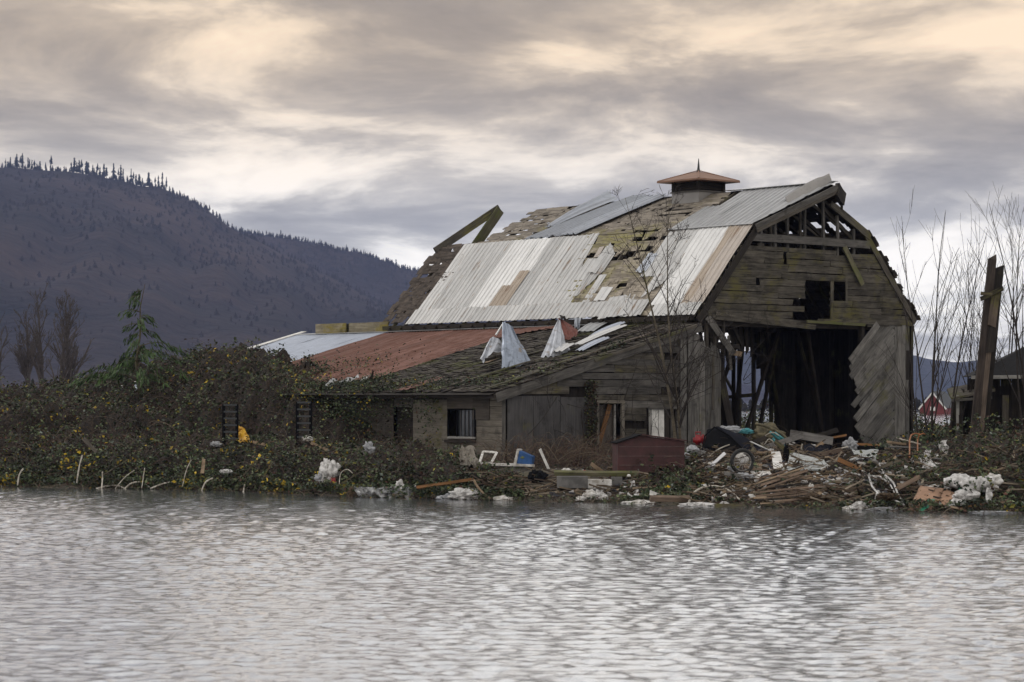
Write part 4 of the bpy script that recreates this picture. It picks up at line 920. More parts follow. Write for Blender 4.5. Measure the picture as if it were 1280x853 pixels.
flap('torn_metal_sheet', [bp(703, 425, 3.6), bp(712, 424, 3.5), bp(722, 418, 3.6)], [bp(698, 398, 4.2), bp(704, 400, 4.2), bp(722, 412, 4.2)], M['red_fresh'], nrib=3, bul=.03)
flap('torn_metal_sheet', [bp(702, 399, 4.0), bp(708, 400, 4.0)], [bp(699, 394, 4.2), bp(706, 395, 4.2)], M['dark_wood'], nrib=1)
flap('torn_metal_sheet', [bp(718, 410, 4.6), bp(724, 411, 4.6)], [bp(718, 398, 4.8), bp(727, 397, 4.8)], M['galv_blue'], nrib=1, bul=.02)
mb = MB(); mb.beam(bp(620, 419, 3.6), bp(629, 405, 3.6), .05); mb.build('torn_metal_edge', M['galv_white'], barn)
mb = MB()
for (x, y) in ((608, 450), (622, 446)): mb.beam(bp(x, y, 2.9), bp(x+12, y-4, 3.2), .12, .1)
mb.build('roof_debris', M['dark_wood'], barn)
def strip(a, c, w, m, nm='torn_metal_strip'): 
    x = (Ve(c)-Ve(a)); y = Ve((0, 1, 0)); rib_quad(nm, Ve(a), Ve(a)+y*w, Ve(c), Ve(c)+y*w*1.1, m, .3, .03, .03, .06, nv=6)
strip(lt(-4.6, 1.8, .22), lt(-3.6, 2.2, .25), .5, M['galv_white']); strip(lt(-3.6, 1.9, .22), lt(-1.2, 2.1, .3), .45, M['galv_white'])
strip(lt(-4.1, 1.3, .12), lt(-2.6, 1.5, .2), .4, M['pale_metal']); strip(lt(-2.0, 2.9, .15), lt(-.5, 2.9, .25), .35, M['pale_metal']); strip(lt(-1.1, 4.0, .1), lt(-.2, 4.2, .2), .9, M['galv_seam'])
# curled scraps at the foot of the red roof
flap('torn_metal_sheet', [bp(404, 485, 9.4), bp(430, 482, 9.3), bp(452, 479, 9.2)], [bp(412, 477, 9.8), bp(430, 474, 9.8), bp(448, 470, 9.8)], M['galv_seam'], nrib=2, nrm=nLT, bul=.02)
flap('torn_metal_sheet', [bp(446, 481, 8.7), bp(458, 479, 8.7)], [bp(452, 474, 9), bp(462, 470, 9)], M['galv_white'], nrib=1, nrm=nLT, bul=.02)
flap('torn_metal_sheet', [bp(458, 479, 8.6), bp(464, 478, 8.6)], [bp(466, 465, 8.6), bp(468, 464, 8.6)], M['dark_wood'], nrib=1, nrm=nLT, bul=.02)
sheet(barn, 'red_metal_sheet', lt(-9.3, 4.4, .13), (.25, .97, .06), dup_+Ve((0, .55, 0)), nLT, .5, 2.2, M['red_metal'], pitch=.25, jag=.04)
# --- front wall of the lean-to (faces the gable side)
fh = [(-8.72, -5.15, .7, 3.08), (-4.85, -3.57, .7, 2.92), (-2.45, -1.0, 1.35, 2.66)]
z = .78; 
while z < 5.3:
    h = uni(.20, .26); a = max(-8.72, (z+h*.4+.12-LZ)/LS); 
    for (p, q) in holes_cut(a, -.5, z, z+h, fh):
        x = p
        while x < q-.08:
            e = min(q, x+uni(1.0, 3.2)); e = q if q-e < .4 else e
            if random.random() > .05: board(barn, 'siding_board', b(x, -.02, z+h/2), b(e-.01, -.02, z+h/2+uni(-.02, .02)), h*uni(.85, 1), .026+uni(0, .015), Ve((0, -1, -.1)), M['siding_grey' if random.random() < .6 else 'siding'], .03, .01)
            x = e
    z += h
for (u0, u1, m) in ((-8.72, -7.6, 'plywood'), (-7.58, -6.4, 'plywood'), (-6.38, -5.16, 'plywood')):
    board(barn, 'wall_panel', b((u0+u1)/2, -.03, .75), b((u0+u1)/2, -.03, 3.06+uni(-.03, .03)), u1-u0, .02, (0, -1, 0), M[m], .0, .006)
for k in range(19): board(barn, 'backing_board', b(-8.6+k*.42, .10, .75), b(-8.6+k*.42, .10, min(5.2, LZ+LS*(-8.6+k*.42)-.15)), .42, .02, (0, 1, 0), M['dark_wood'], .0) if not (-4.9 < -8.6+k*.42 < -3.5) else None
# doorway
df = board(barn, 'door_frame', b(-4.79, -.07, .75), b(-4.79, -.07, 2.88), .10, .08, (0, -1, 0), M['panel_tan'], 0, 0)
board(barn, 'door_frame', b(-3.63, -.07, .75), b(-3.63, -.07, 2.88), .13, .08, (0, -1, 0), M['panel_tan'], 0, 0)
board(barn, 'door_frame', b(-4.86, -.075, 2.88), b(-3.55, -.075, 2.88), .10, .08, (0, -1, 0), M['panel_tan'], 0, 0)
dr = board(barn, 'door', b(-4.22, .16, .8), b(-4.22, .16, 2.78), .80, .04, (0, -1, 0), M['plywood_brown'], 0, 0)
board(barn, 'door_edge', b(-3.86, .05, .8), b(-3.86, .05, 2.8), .07, .04, (0, -1, 0), M['trim'], 0, 0)
board(barn, 'brace', b(-4.70, .02, 1.25), b(-4.12, .02, 2.78), .17, .04, (0, -1, 0), M['orange_wood'], .02)
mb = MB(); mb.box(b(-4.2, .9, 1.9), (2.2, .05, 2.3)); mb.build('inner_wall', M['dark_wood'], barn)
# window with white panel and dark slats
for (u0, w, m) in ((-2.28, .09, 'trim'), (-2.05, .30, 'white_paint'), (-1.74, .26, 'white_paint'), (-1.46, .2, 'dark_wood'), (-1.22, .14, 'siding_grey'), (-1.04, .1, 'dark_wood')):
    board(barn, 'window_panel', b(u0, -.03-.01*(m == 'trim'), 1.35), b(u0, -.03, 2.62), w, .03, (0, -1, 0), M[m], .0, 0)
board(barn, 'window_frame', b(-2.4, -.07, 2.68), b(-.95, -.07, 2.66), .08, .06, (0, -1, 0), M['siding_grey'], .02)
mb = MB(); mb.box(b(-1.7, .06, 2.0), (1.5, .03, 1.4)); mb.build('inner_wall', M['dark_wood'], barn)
# --- side wall of the lean-to (faces left)
X0 = -8.78
def side(v0, v1, z0, z1, m, name='wall_panel', th=.02, off=0.): board(barn, name, b(X0-off, v0, (z0+z1)/2), b(X0-off, v1, (z0+z1)/2), z1-z0, th, (-1, 0, 0), M[m], 0, .003)
z = .75
while z < 3.1:
    h = uni(.19, .25)
    for (p, q) in holes_cut(.0, 2.88, z, z+h, [(1.40, 2.84, 1.66, 2.66)]): board(barn, 'siding_board', b(X0, p, z+h/2), b(X0, q, z+h/2+uni(-.01, .01)), h*.95, .025, Ve((-1, 0, -.1)), M['panel_tan'], .02, .008)
    z += h
board(barn, 'corner_board', b(X0-.03, .02, .7), b(X0-.03, .02, 3.15), .16, .03, (-1, 0, 0), M['siding_grey'], .01)
side(1.55, 2.88, 2.66, 3.12, 'plywood_brown', off=.035); side(.72, 1.55, 2.30, 3.14, 'plywood_brown', off=.04)
side(2.90, 4.72, 1.0, 2.95, 'panel_tan'); side(2.9, 4.7, 2.96, 3.2, 'dark_wood'); side(4.8, 5.7, .75, 2.7, 'dark_wood', off=-.1); side(4.75, 5.75, 2.7, 3.15, 'siding_grey')  # the recessed dark_wood panel stands in for the shade of the doorway
side(5.8, 7.2, .75, 3.1, 'plywood_brown'); side(7.22, 8.9, .75, 3.1, 'plywood'); side(8.92, 11.5, .75, 3.1, 'siding_grey'); side(11.5, 23.2, .75, 3.1, 'siding_grey')
wf = board(barn, 'window_frame', b(X0-.03, 1.42, 1.70), b(X0-.03, 2.84, 1.70), .07, .05, (-1, 0, 0), M['trim'], 0, 0)
board(barn, 'window_frame', b(X0-.03, 1.42, 2.63), b(X0-.03, 2.84, 2.63), .05, .05, (-1, 0, 0), M['black'], 0, 0)
for v0 in (1.44, 2.35, 2.82): board(barn, 'window_frame', b(X0-.031, v0, 1.73), b(X0-.031, v0, 2.61), .05, .05, (-1, 0, 0), M['black'], 0, 0)
side(1.45, 2.34, 1.74, 2.6, 'glass', 'window_pane', .008, .005)
for k in range(4): board(barn, 'window_bar', b(X0-.02, 1.6+k*.2, 1.74), b(X0-.02, 1.6+k*.2, 2.6), .03, .02, (-1, 0, 0), M['plywood'], 0, 0)
board(barn, 'window_sill', b(X0-.08, 1.35, 1.60), b(X0-.08, 2.95, 1.58), .10, .04, (-1, 0, 0), M['dark_wood'], .02)
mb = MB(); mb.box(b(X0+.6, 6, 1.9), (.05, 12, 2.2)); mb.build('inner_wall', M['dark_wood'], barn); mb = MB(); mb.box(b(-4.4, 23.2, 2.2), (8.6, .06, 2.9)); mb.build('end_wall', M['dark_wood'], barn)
fl = MB(); fl.box(b(5.9, 8.8, .72), (11.6, 17.2, .12)); fl.build('earth_floor', M['soil'], barn)

# ================================================================== trees and shrubs
def grow(mb, p, d, L, r, depth, spread=.5, up=.25, kids=(2, 4), seg=4, shrink=.62, wob=.12, minr=.004, sides=5, start=.25):
    pts = [p]; q = p.copy(); dd = d.normalized()
    for i in range(seg):
        dd = (dd+Ve((uni(-wob, wob), uni(-wob, wob), uni(-wob, wob)+up*.08))).normalized(); q = q+dd*(L/seg); pts.append(q)
    mb.tube(pts, r, sides, max(minr*.7, r*.45 if depth else minr*.6))
    if depth <= 0: return
    for k in range(random.randint(*kids)):
        f_ = uni(start, .97); x = f_*seg; i = min(int(x), seg-1); pos = pts[i].lerp(pts[i+1], x-i); base = (pts[i+1]-pts[i]).normalized()
        a = uni(0, 6.283); sd = base.cross(Ve((math.cos(a), math.sin(a), .3))).normalized()
        nd = (base*(1-spread*.5)+sd*spread+Ve((0, 0, up))).normalized()
        grow(mb, pos, nd, L*shrink*uni(.6, 1.15)*(1.15-.5*f_), max(minr, r*.55*(1-.5*f_)), depth-1, spread, up, kids, max(2, seg-1), shrink, wob*1.2, minr, 4 if depth > 1 else 3, .15)
def bare_tree(loc, H, r, label, group=None, cat='tree', name='bare_tree', m='bark_dark', depth=3, kids=(9, 12), spread=.55, up=.35, lean=(0, 0), shrink=.42, start=.25, minr=.006, stems=1, m2=None):
    t = empty(name, loc); tag(t, label, cat, group)
    tm, cm = MB(), MB()
    for s_ in range(stems):
        a = uni(0, 6.28); off = Ve((math.cos(a), math.sin(a), 0))*(.12*s_)
        p = Ve((off.x, off.y, -.3)); pts = [p]; d = Ve((lean[0]+off.x*uni(.3, 1.2), lean[1], 1)).normalized(); h = H*uni(.75, 1) if s_ else H
        for i in range(8):
            d = (d+Ve((uni(-.06, .06), uni(-.06, .06), .02))).normalized(); pts.append(pts[-1]+d*((h+.3)/8))
        tm.tube(pts, r*(.8 if s_ else 1), 7, minr)
        for k in range(random.randint(*kids)):
            x = uni(start, .98)*8; i = min(int(x), 7); pos = pts[i].lerp(pts[i+1], x-i); a = uni(0, 6.283); f_ = x/8
            nd = (Ve((math.cos(a)*spread, math.sin(a)*spread, up+.25)) + (pts[i+1]-pts[i]).normalized()*.4).normalized()
            grow(cm, pos, nd, h*shrink*(1.15-.75*f_)*uni(.7, 1.2), r*.5*(1.1-f_), depth-1, spread, up*.5, (2, 4), 4, .6, .10, minr)
    tm.build('trunk', M[m], t); q = cm.build('branches', M[m2 or m], t); q['kind'] = 'stuff'
    return t
random.seed(21)
far_lab = {4: 'bare cottonwood cut by the left frame edge in front of the dark hill', 30: 'slim bare cottonwood, second from the left before the dark hill', 52: 'tall forked bare cottonwood in the middle of the row before the hill', 78: 'thin bare cottonwood close beside the broadest one before the hill', 90: 'broadest bare cottonwood of the row, nearest the cedar sapling'}
for x, ytop, r in ((4, 378, .3), (30, 373, .34), (52, 368, .38), (78, 374, .28), (90, 366, .42)):
    t_ = 250.; base = Wp(x, 500, t_); H = (500-ytop)/F*t_*1.15
    bare_tree((base.x, t_+uni(-4, 4), 0), H, r*.95, far_lab[x], 'bare cottonwoods before the hill', name='cottonwood_tree', m='bark_mid', depth=3, kids=(20, 25), spread=.55, up=.6, shrink=.36, start=.30, minr=.028)
for x, lab in ((41, 'small dark conifer between the slim and the forked cottonwoods'), (96, 'dark ivy-like conifer clump at the foot of the broadest cottonwood')):
    base = Wp(x, 495, 240); o = bpy.data.objects.new('small_conifer', pm[1]); COL.objects.link(o); o.location = (base.x, 240, 1.0); o.scale = (4, 4, 4); tag(o, lab, 'tree')
# cedar sapling on the bramble mound
ct = empty('cedar_sapling', Wp(172, 487, 92)); tag(ct, 'young green cedar with drooping sprays standing out of the brambles against the hill', 'tree')
mb = MB(); tp = [Ve((0, 0, -1.0)), Ve((.05, 0, 0)), Ve((-.05, 0, 1)), Ve((.1, 0, 2.1)), Ve((.1, 0, 3.1)), Ve((.28, 0, 4.0))]; mb.tube(tp, .07, 6, .012); mb.build('trunk', M['bark'], ct)
fm = MB(); LC = []; LA = []
for k in range(38):
    h = uni(0, 1)**.8*3.9 if k > 5 else uni(.1, .9); i = min(int((h+1)/1.0), 4); c0 = Ve((.08, 0, h)); a = uni(0, 6.28)
    if k in (0, 1, 2): a = uni(2.9, 3.4); h = uni(.2, .7)
    reach = (2.5-.55*h)*uni(.55, 1.15)+(.9 if k in (0, 1, 2) else 0); pts = [c0]
    for q in range(1, 6):
        c = q/5; pts.append(c0+Ve((math.cos(a)*reach*c, math.sin(a)*reach*c, reach*(.45*c-.62*c*c)+(.35*c if k in (0, 1, 2) else 0))))
    fm.tube(pts, .018, 4, .005)
    for q in range(int(reach*34)):
        c = uni(.2, 1); x = c*5; i = min(int(x), 4); p = pts[i].lerp(pts[i+1], x-i)
        LC.append(p+Ve((uni(-.12, .12), uni(-.12, .12), uni(-.20, .02)))); LA.append(a)
fm.build('branches', M['bark'], ct)['kind'] = 'stuff'
n = len(LC); C_ = np.array([tuple(p) for p in LC]); L_ = rng.uniform(.14, .36, n)[:, None]; aa = np.array(LA)
ax = np.stack([np.cos(aa)*.8, np.sin(aa)*.8, -np.ones(n)], 1)+rng.normal(size=(n, 3))*.35; ax /= np.linalg.norm(ax, axis=1)[:, None]; bb = rng.normal(size=(n, 3)); bb -= ax*(ax*bb).sum(1)[:, None]; bb /= np.linalg.norm(bb, axis=1)[:, None]
V4 = np.stack([C_-ax*L_*.5, C_+bb*.028, C_+ax*L_*.6, C_-bb*.028], 1).reshape(-1, 3); tn = np.array([.034, .062, .018])*rng.uniform(.5, 1.9, n)[:, None]
np_mesh('foliage', V4, np.arange(n*4).reshape(n, 4), M['leaf'], ct, tint=np.repeat(np.concatenate([tn, np.ones((n, 1))], 1), 4, 0))['kind'] = 'stuff'
# bare sapling in front of the lean-to
p = Wp(848, 585, 76.5)
bare_tree((p.x, p.y, .8), 8.8, .062, 'tall bare sapling growing up in front of the lean-to beside the maroon box', name='bare_sapling', m='bark', m2='bark_dark', depth=3, kids=(24, 28), spread=.75, up=.4, lean=(-.03, 0), shrink=.27, start=.12, minr=.006, stems=2)
# bare shrubs on the right
sh = [(1150, 340, 82, .03, 'bare leafless shrub growing close against the right corner of the barn', 1, -.05), (1166, 262, 80, .05, 'tall bare sapling whose stems fan out highest beside the barn corner', 2, .02), (1184, 285, 79, .045, 'tall bare sapling midway between the barn and the broken timber post', 2, .05),
      (1205, 330, 83, .035, 'bare leafless shrub just left of the broken timber post', 2, .0), (1228, 300, 86, .035, 'bare sapling rising behind the broken timber post', 2, .0), (1262, 292, 80, .045, 'bare sapling in front of the dark shed roof', 2, -.02), (1288, 250, 78, .05, 'bare sapling at the right frame edge', 2, -.03)]
for x, yt, t_, r, lab, st, ln in sh:
    p = Wp(x, 560, t_); z0 = cz(p.x, p.y)-.2; H = HC+(HY-yt)/F*t_-z0
    bare_tree((p.x, p.y, z0), H, r, lab, 'bare saplings right of the barn', name='bare_sapling', m='bark_dark', depth=2, kids=(9, 13), spread=.55, up=.6, lean=(ln, 0), shrink=.44, start=.1, minr=.006, stems=st)
# vine twigs climbing on the walls and rake
vm = MB()
for k in range(60):
    u0 = uni(-1.5, 2.8) if k < 34 else uni(-8, -1); z0 = (uni(3.5, 5.8) if k < 34 else uni(1, 3)); p = b(u0, -.2, z0); p.z += G; 
    w = BO+BU*p.x+BV*p.y; grow(vm, Ve((w.x, w.y, p.z)), Ve((uni(-.6, .9), uni(-.5, .1), uni(-.2, 1))), uni(.7, 1.8), .012, 2, .6, .2, (2, 3), 4, .6, .25, .005)
tag(vm.build('climbing_twigs', M['bark_dark']), kind='stuff')
# leaves of brambles on the lean-to roof and hanging from the eaves
LC = []
for (u0, v0, du_, dv_, n) in ((-8.6, 5.6, .7, 2.6, 900), (-8.3, 2.5, .5, 2.2, 350), (-6.5, .6, .8, .5, 160), (-3.6, .3, .6, .3, 150), (-9.2, 6.5, .25, 1.6, 500), (-6.8, 13.5, 2.6, 3.5, 1500), (-9.3, 4.0, .2, .8, 150), (-8.7, 9.6, .5, 1.6, 1500), (-8.0, 8.2, .9, .8, 500)):
    for k in range(n):
        u = random.gauss(u0, du_*.6); v = max(-.3, random.gauss(v0, dv_*.6)); z = LZ+LS*u+abs(random.gauss(0, .09))+.08
        if u < -9.15: z = uni(2.3, 3.4)
        w = BO+BU*u+BV*v; LC.append((w.x, w.y, z))
for k in range(1500):
    u = uni(-9.4, -8.85); v = random.choice([uni(2.7, 4.2), uni(4.2, 9.5), uni(4.5, 9.5)]); w = BO+BU*u+BV*v; 
    if mn.noise(Ve((v*1.3, 2, 0))) > -.05: LC.append((w.x, w.y, uni(.8, 3.2)))
for k in range(3000):
    v = uni(6.0, 11.5); u = uni(-9.7, -9.1); w = BO+BU*u+BV*v; LC.append((w.x, w.y, uni(1.2, 3.5+.25*math.sin(v*3))))
for k in range(900):
    u = uni(-5.3, -4.9); w = BO+BU*u+BV*-.15; LC.append((w.x+uni(-.1, .1), w.y-.05, uni(1.4, 3.6)))
LC = np.array(LC); tag(leaves('roof_brambles', LC, rng.uniform(.03, .06, len(LC)), leaf_tints(len(LC), LC[:, 0], LC[:, 1])), kind='stuff')
# ================================================================== small buildings on the right
shx = Wp(1196, 585, 79); shed = empty('old_shed', (shx.x, shx.y, .8), R(-6)); tag(shed, 'dark open-fronted shed with black shingle hip roof at the right edge', 'shed')
def sp(x, y, z): return Ve((x, y, z))
mb = MB(); mb.add([(.42, -.5, 2.92), (6.5, -.6, 2.95), (6.5, 3.6, 2.95), (.42, 3.6, 2.92), (3.0, 1.4, 4.25), (6.5, 1.4, 4.25)], [(0, 1, 5, 4), (3, 0, 4), (2, 3, 4, 5), (1, 2, 5), (0, 3, 2, 1)]); rf = mb.build('roof', M['shingle'], shed)
board(shed, 'eave_trim', sp(.42, -.52, 2.88), sp(6.5, -.62, 2.91), .11, .04, (0, -1, 0), M['trim'], 0, 0)
mb = MB(); mb.add([(-.2, -.3, 2.15), (1.2, -.4, 2.42), (1.2, 1.6, 2.75), (-.2, 1.6, 2.45), (-.2, -.3, 2.21), (1.2, -.4, 2.5), (1.2, 1.6, 2.82), (-.2, 1.6, 2.52)], [(0, 1, 5, 4), (4, 5, 6, 7), (3, 2, 1, 0), (0, 4, 7, 3)]); mb.build('porch_roof', M['shake'], shed)
board(shed, 'eave_trim', sp(-.2, -.33, 2.13), sp(1.1, -.42, 2.22), .08, .03, (0, -1, 0), M['siding_grey'], 0, 0)
for k in range(17): board(shed, 'wall_board', sp(.55+k*.36, .5, -.3), sp(.55+k*.36, .5, 2.85), .35, .03, (0, -1, 0), M['dark_wood'], .03)  # dark boards added to stand in for the shade of the open front
for k in range(12): board(shed, 'wall_board', sp(.3+k*.5, 3.0, -.3), sp(.3+k*.5, 3.0, 2.6), .49, .03, (0, -1, 0), M['dark_wood'], .03)
for k in range(6): board(shed, 'wall_board', sp(.25, .4+k*.5, -.3), sp(.25, .4+k*.5, 2.5), .49, .03, (-1, 0, 0), M['dark_wood'], .03)
for x, m in ((.02, 'trim'), (.1, 'dark_wood'), (1.55, 'rafter'), (6.2, 'dark_wood')): board(shed, 'post', sp(x, -.1, -.4), sp(x, -.1, 2.3), .10 if x < 1 else .2, .09, (0, -1, 0), M[m], .01)
mb = MB()
for k in range(9): a = k/8*math.pi; mb.beam((4.6+1.0*math.cos(a), -.2, 3.4+.95*math.sin(a)*.8), (4.6+1.0*math.cos(a), 1.0, 3.4+.95*math.sin(a)*.8), .38, .05, (math.cos(a), 0, math.sin(a)))
mb.build('curved_roof_boards', M['brown_board'], shed)['kind'] = 'stuff'
# broken timber post
p = Wp(1211, 585, 77.5); tp_ = empty('broken_timber_post', (p.x, p.y, .8)); tag(tp_, 'leaning broken post of bolted dark timbers towering left of the dark shed', 'post')
def wl(x, y, t_=77.5): q = Wp(x, y, t_); return q-Ve((p.x, p.y, .8))
board(tp_, 'timber', wl(1213, 580), wl(1240, 322), .25, .2, (0, -1, 0), M['post_dark'], .12); board(tp_, 'timber', wl(1226, 560, 77.6), wl(1248, 335, 77.6), .28, .2, (0, -1, 0), M['dark_wood'], .12)
board(tp_, 'timber', wl(1222, 585, 77.4), wl(1239, 400, 77.4), .16, .1, (0, -1, 0), M['post'], .08); board(tp_, 'timber', wl(1239, 408, 77.3), wl(1245, 365, 77.3), .26, .08, (0, -1, 0), M['post'], .04)
board(tp_, 'cleat', wl(1226, 374, 77.2), wl(1253, 361, 77.2), .14, .1, (0, -1, 0), M['dark_wood'], .03); board(tp_, 'cleat', wl(1225, 367, 77.2), wl(1240, 368, 77.2), .10, .1, (0, -1, 0), M['post'], .03)
board(tp_, 'timber', wl(1237, 440, 77.3), wl(1243, 395, 77.3), .25, .06, (0, -1, 0), M['dark_wood'], .1)
# far red house with white trim
hp = Wp(1166, 521, 480); rh = empty('red_house', (hp.x, 480, 0), R(-25)); tag(rh, 'small distant red house with steep gable and white barge boards seen past the barn corner', 'house')
mb = MB(); w, l, h0, h1_ = 2.6, 9, 1.0, 4.1
mb.add([(-w, 0, 0), (w, 0, 0), (w, 0, h0), (0, 0, h1_), (-w, 0, h0), (-w, l, 0), (w, l, 0), (w, l, h0), (0, l, h1_), (-w, l, h0)], [(0, 1, 2, 3, 4), (5, 9, 8, 7, 6), (0, 4, 9, 5), (1, 6, 7, 2)]); mb.build('wall', M['redhouse'], rh)
for s_ in (-1, 1):
    board(rh, 'roof', Ve((s_*w*.52, -.2, (h0+h1_)/2+.08)), Ve((s_*w*.52, l, (h0+h1_)/2+.08)), 4.3, .15, (s_*(h1_-h0), 0, w), M['roofgrey'], 0, 0)
    board(rh, 'barge_board', Ve((s_*(w+.2), -.25, h0-.2)), Ve((0, -.25, h1_+.05)), .28, .1, (0, -1, 0), M['white_paint'], 0, 0)
board(rh, 'window', Ve((-.5, -.06, .9)), Ve((.5, -.06, .9)), .8, .05, (0, -1, 0), M['white_paint'], 0, 0)
hp = Wp(1188, 521, 500); gh_ = empty('grey_house', (hp.x, 500, 0), R(-20)); tag(gh_, 'distant grey-roofed house immediately right of the red gable', 'house')
mb = MB(); mb.box((0, 4, .8), (8, 6, 1.6)); mb.build('wall', M['cup_wall'], gh_); mb = MB(); mb.add([(-4.4, .6, 1.5), (4.4, .6, 1.5), (4.4, 7.4, 1.5), (-4.4, 7.4, 1.5), (-4.2, 4, 4), (4.2, 4, 4)], [(0, 1, 5, 4), (2, 3, 4, 5), (3, 0, 4), (1, 2, 5)]); mb.build('roof', M['roofgrey'], gh_)
# ================================================================== flotsam
WpRaw = Wp; _hc = {}
TS = np.arange(0, 30, .06)
def hit(x, y):      # where the line of sight first meets the bank
    k = (round(x), round(y*2)/2)
    if k not in _hc:
        ts = shore_t(x)-.8+TS; zz_ = HC+(HY-y)/F*ts; Xq = (x-CX)/F*ts; c = canopy(Xq, ts); c = np.maximum(c, ground(Xq, ts)); c = np.maximum(c, .0)
        i = np.nonzero(zz_ < c-.02)[0]; _hc[k] = float(ts[i[0]]) if len(i) else 999.
    return _hc[k]
def Wp(x, y, t): return WpRaw(x, y, min(t, hit(x, y)-.30))
def T1(o, label, cat, group=None): return tag(o, label, cat, group)
def plank(x0, y0, x1, y1, t0, w, m, label, t1=None, th=.04, cat='plank', name='plank', group=None, nrm=(0, -1, .4)):
    hh_ = min(hit(x0, y0), hit(x1, y1), hit((x0+x1)/2, (y0+y1)/2))-.28
    A, B = WpRaw(x0, y0, min(t0, hh_)), WpRaw(x1, y1, min(t1 or t0, hh_+.25)); mw, L = frame(A, B, nrm); return T1(link(name, board_mesh(name, L, w, th, .02, .01, M[m]), None, None, mw), label, cat, group)
def pipe(pts, t_, r, m, label, cat='pipe', name='plastic_pipe', group=None):
    P = [Wp(x, y, t_+dt) for x, y, *q in pts for dt in [(q[0] if q else 0)]]
    out = []                                     # Catmull-Rom
    for i in range(len(P)-1):
        p0, p1, p2, p3 = P[max(i-1, 0)], P[i], P[i+1], P[min(i+2, len(P)-1)]
        for k in range(5):
            t = k/5; out.append(.5*((2*p1)+(-p0+p2)*t+(2*p0-5*p1+4*p2-p3)*t*t+(-p0+3*p1-3*p2+p3)*t**3))
    out.append(P[-1]); mb = MB(); mb.tube(out, r, 6); return T1(mb.build(name, M[m], smooth=True), label, cat, group)
def lump(x, y, t_, sx, sy, sz_, m, label, cat, name, seed=0, rough=.35, sub=3, freq=2.6, group=None, base=True):
    """crumpled bag / lump of the given half sizes in metres"""
    import bmesh
    bm = bmesh.new(); bmesh.ops.create_icosphere(bm, subdivisions=sub+1, radius=1)
    for v in bm.verts:
        q = v.co*freq+Ve((seed*3.1, seed*1.7, 0)); d = 1+rough*(mn.noise(q)*.9+mn.noise(q*2.7)*.22+abs(mn.noise(q*1.3))*-.5)
        v.co = Ve((v.co.x*d*sx, v.co.y*d*sy, max(v.co.z, -.55)*d*sz_))
    me = bpy.data.meshes.new(name); bm.to_mesh(me); bm.free(); me.materials.append(M[m]); me.polygons.foreach_set('use_smooth', [True]*len(me.polygons))
    o = link(name, me); o.location = Wp(x, y, t_); return T1(o, label, cat, group)
def cloth(pts, t_, m, label, cat, name, nx=16, ny=10, rough=.05, depth=None, group=None, thick=.01, freq=6.):
    """crumpled sheet between four photo-plane corners (tl, tr, br, bl), each x,y,(dt)"""
    P = [Wp(q[0], q[1], t_+(q[2] if len(q) > 2 else 0)) for q in pts]; vs_ = []
    for j in range(ny+1):
        for i in range(nx+1):
            a, c = i/nx, j/ny; p = P[0].lerp(P[1], a).lerp(P[3].lerp(P[2], a), c)
            p = p+Ve((mn.noise(p*freq*.6)*rough, mn.noise(p*freq)*rough*3, mn.noise(p*freq+Ve((9, 3, 1)))*rough*1.3)); vs_.append(p)
    mb = MB(); mb.add(vs_, [(j*(nx+1)+i, j*(nx+1)+i+1, (j+1)*(nx+1)+i+1, (j+1)*(nx+1)+i) for j in range(ny) for i in range(nx)])
    o = mb.build(name, M[m]); md = o.modifiers.new('s', 'SOLIDIFY'); md.thickness = thick; return T1(o, label, cat, group)
random.seed(5)
# --- left bank
for (x, y0, y1, t_, lab) in ((288, 557, 507, 86.5, 'black ladder-like rack standing in the brambles beside the yellow sheet'), (380, 550, 504, 85.0, 'black ladder-like rack half sunk in brambles left of the lean-to wall')):
    r_ = empty('ladder_rack', Wp(x, y0, t_)); T1(r_, lab, 'rack', 'black racks in the brambles'); H = (y0-y1)/F*t_; wd = .46
    for s_ in (-1, 1): mb = MB(); mb.beam((s_*wd/2, 0, -.2), (s_*wd/2, 0, H), .10, .10, (0, 1, 0)); mb.build('leg', M['black'], r_)
    for k in range(6): mb = MB(); mb.box((0, 0, H-.02-k*.235), (wd, .12, .06)); mb.build('rung', M['roofgrey'], r_)
cloth([(298, 533), (306, 536), (315, 553), (298, 553)], 86.2, 'yellow', 'bright yellow crumpled sheet leaning on the black rack', 'sheet', 'yellow_sheet', rough=.05)
lump(412, 592, 77.5, .32, .25, .42, 'plastic', 'bulging white plastic bag caught in the brambles above the waterline', 'bag', 'plastic_bag', 2, .5)
lump(402, 600, 77.0, .22, .2, .22, 'grey_plastic', 'small grey plastic wad beside the bulging white bag', 'plastic wrap', 'plastic_wrap', 3, .6)
lump(416, 603, 76.6, .10, .08, .13, 'redcan', 'small red scrap below the bulging white bag', 'scrap', 'red_scrap', 3, .6)
pipe([(424, 606), (426, 592), (434, 587), (441, 592)], 76.8, .014, 'hose', 'thin pale hoop arching beside the bulging white bag', group=None)
lump(461, 562, 79.5, .18, .15, .25, 'grey_plastic', 'pale grey plastic wad lying on the brambles below the lean-to wall', 'plastic wrap', 'plastic_wrap', 5, .6)
cloth([(441, 609), (522, 608), (520, 622), (450, 622)], 73.3, 'film', 'long clear plastic film trailing at the waterline', 'plastic film', 'plastic_film', 26, 6, .10)
lump(500, 612, 73.2, .16, .1, .26, 'plastic', 'peaked fold of white plastic on the trailing film', 'plastic film', 'plastic_film', 4, .5)
lump(441, 617, 73.8, .16, .1, .2, 'brown_veg', 'matted brown clump at the waterline left of the clear film', 'clump', 'dead_clump', 4, .7)
plank(521, 610, 592, 600, 73.4, .09, 'orange_wood', 'brown branch sticking out to the right of the clear film', cat='branch', name='branch', th=.06)
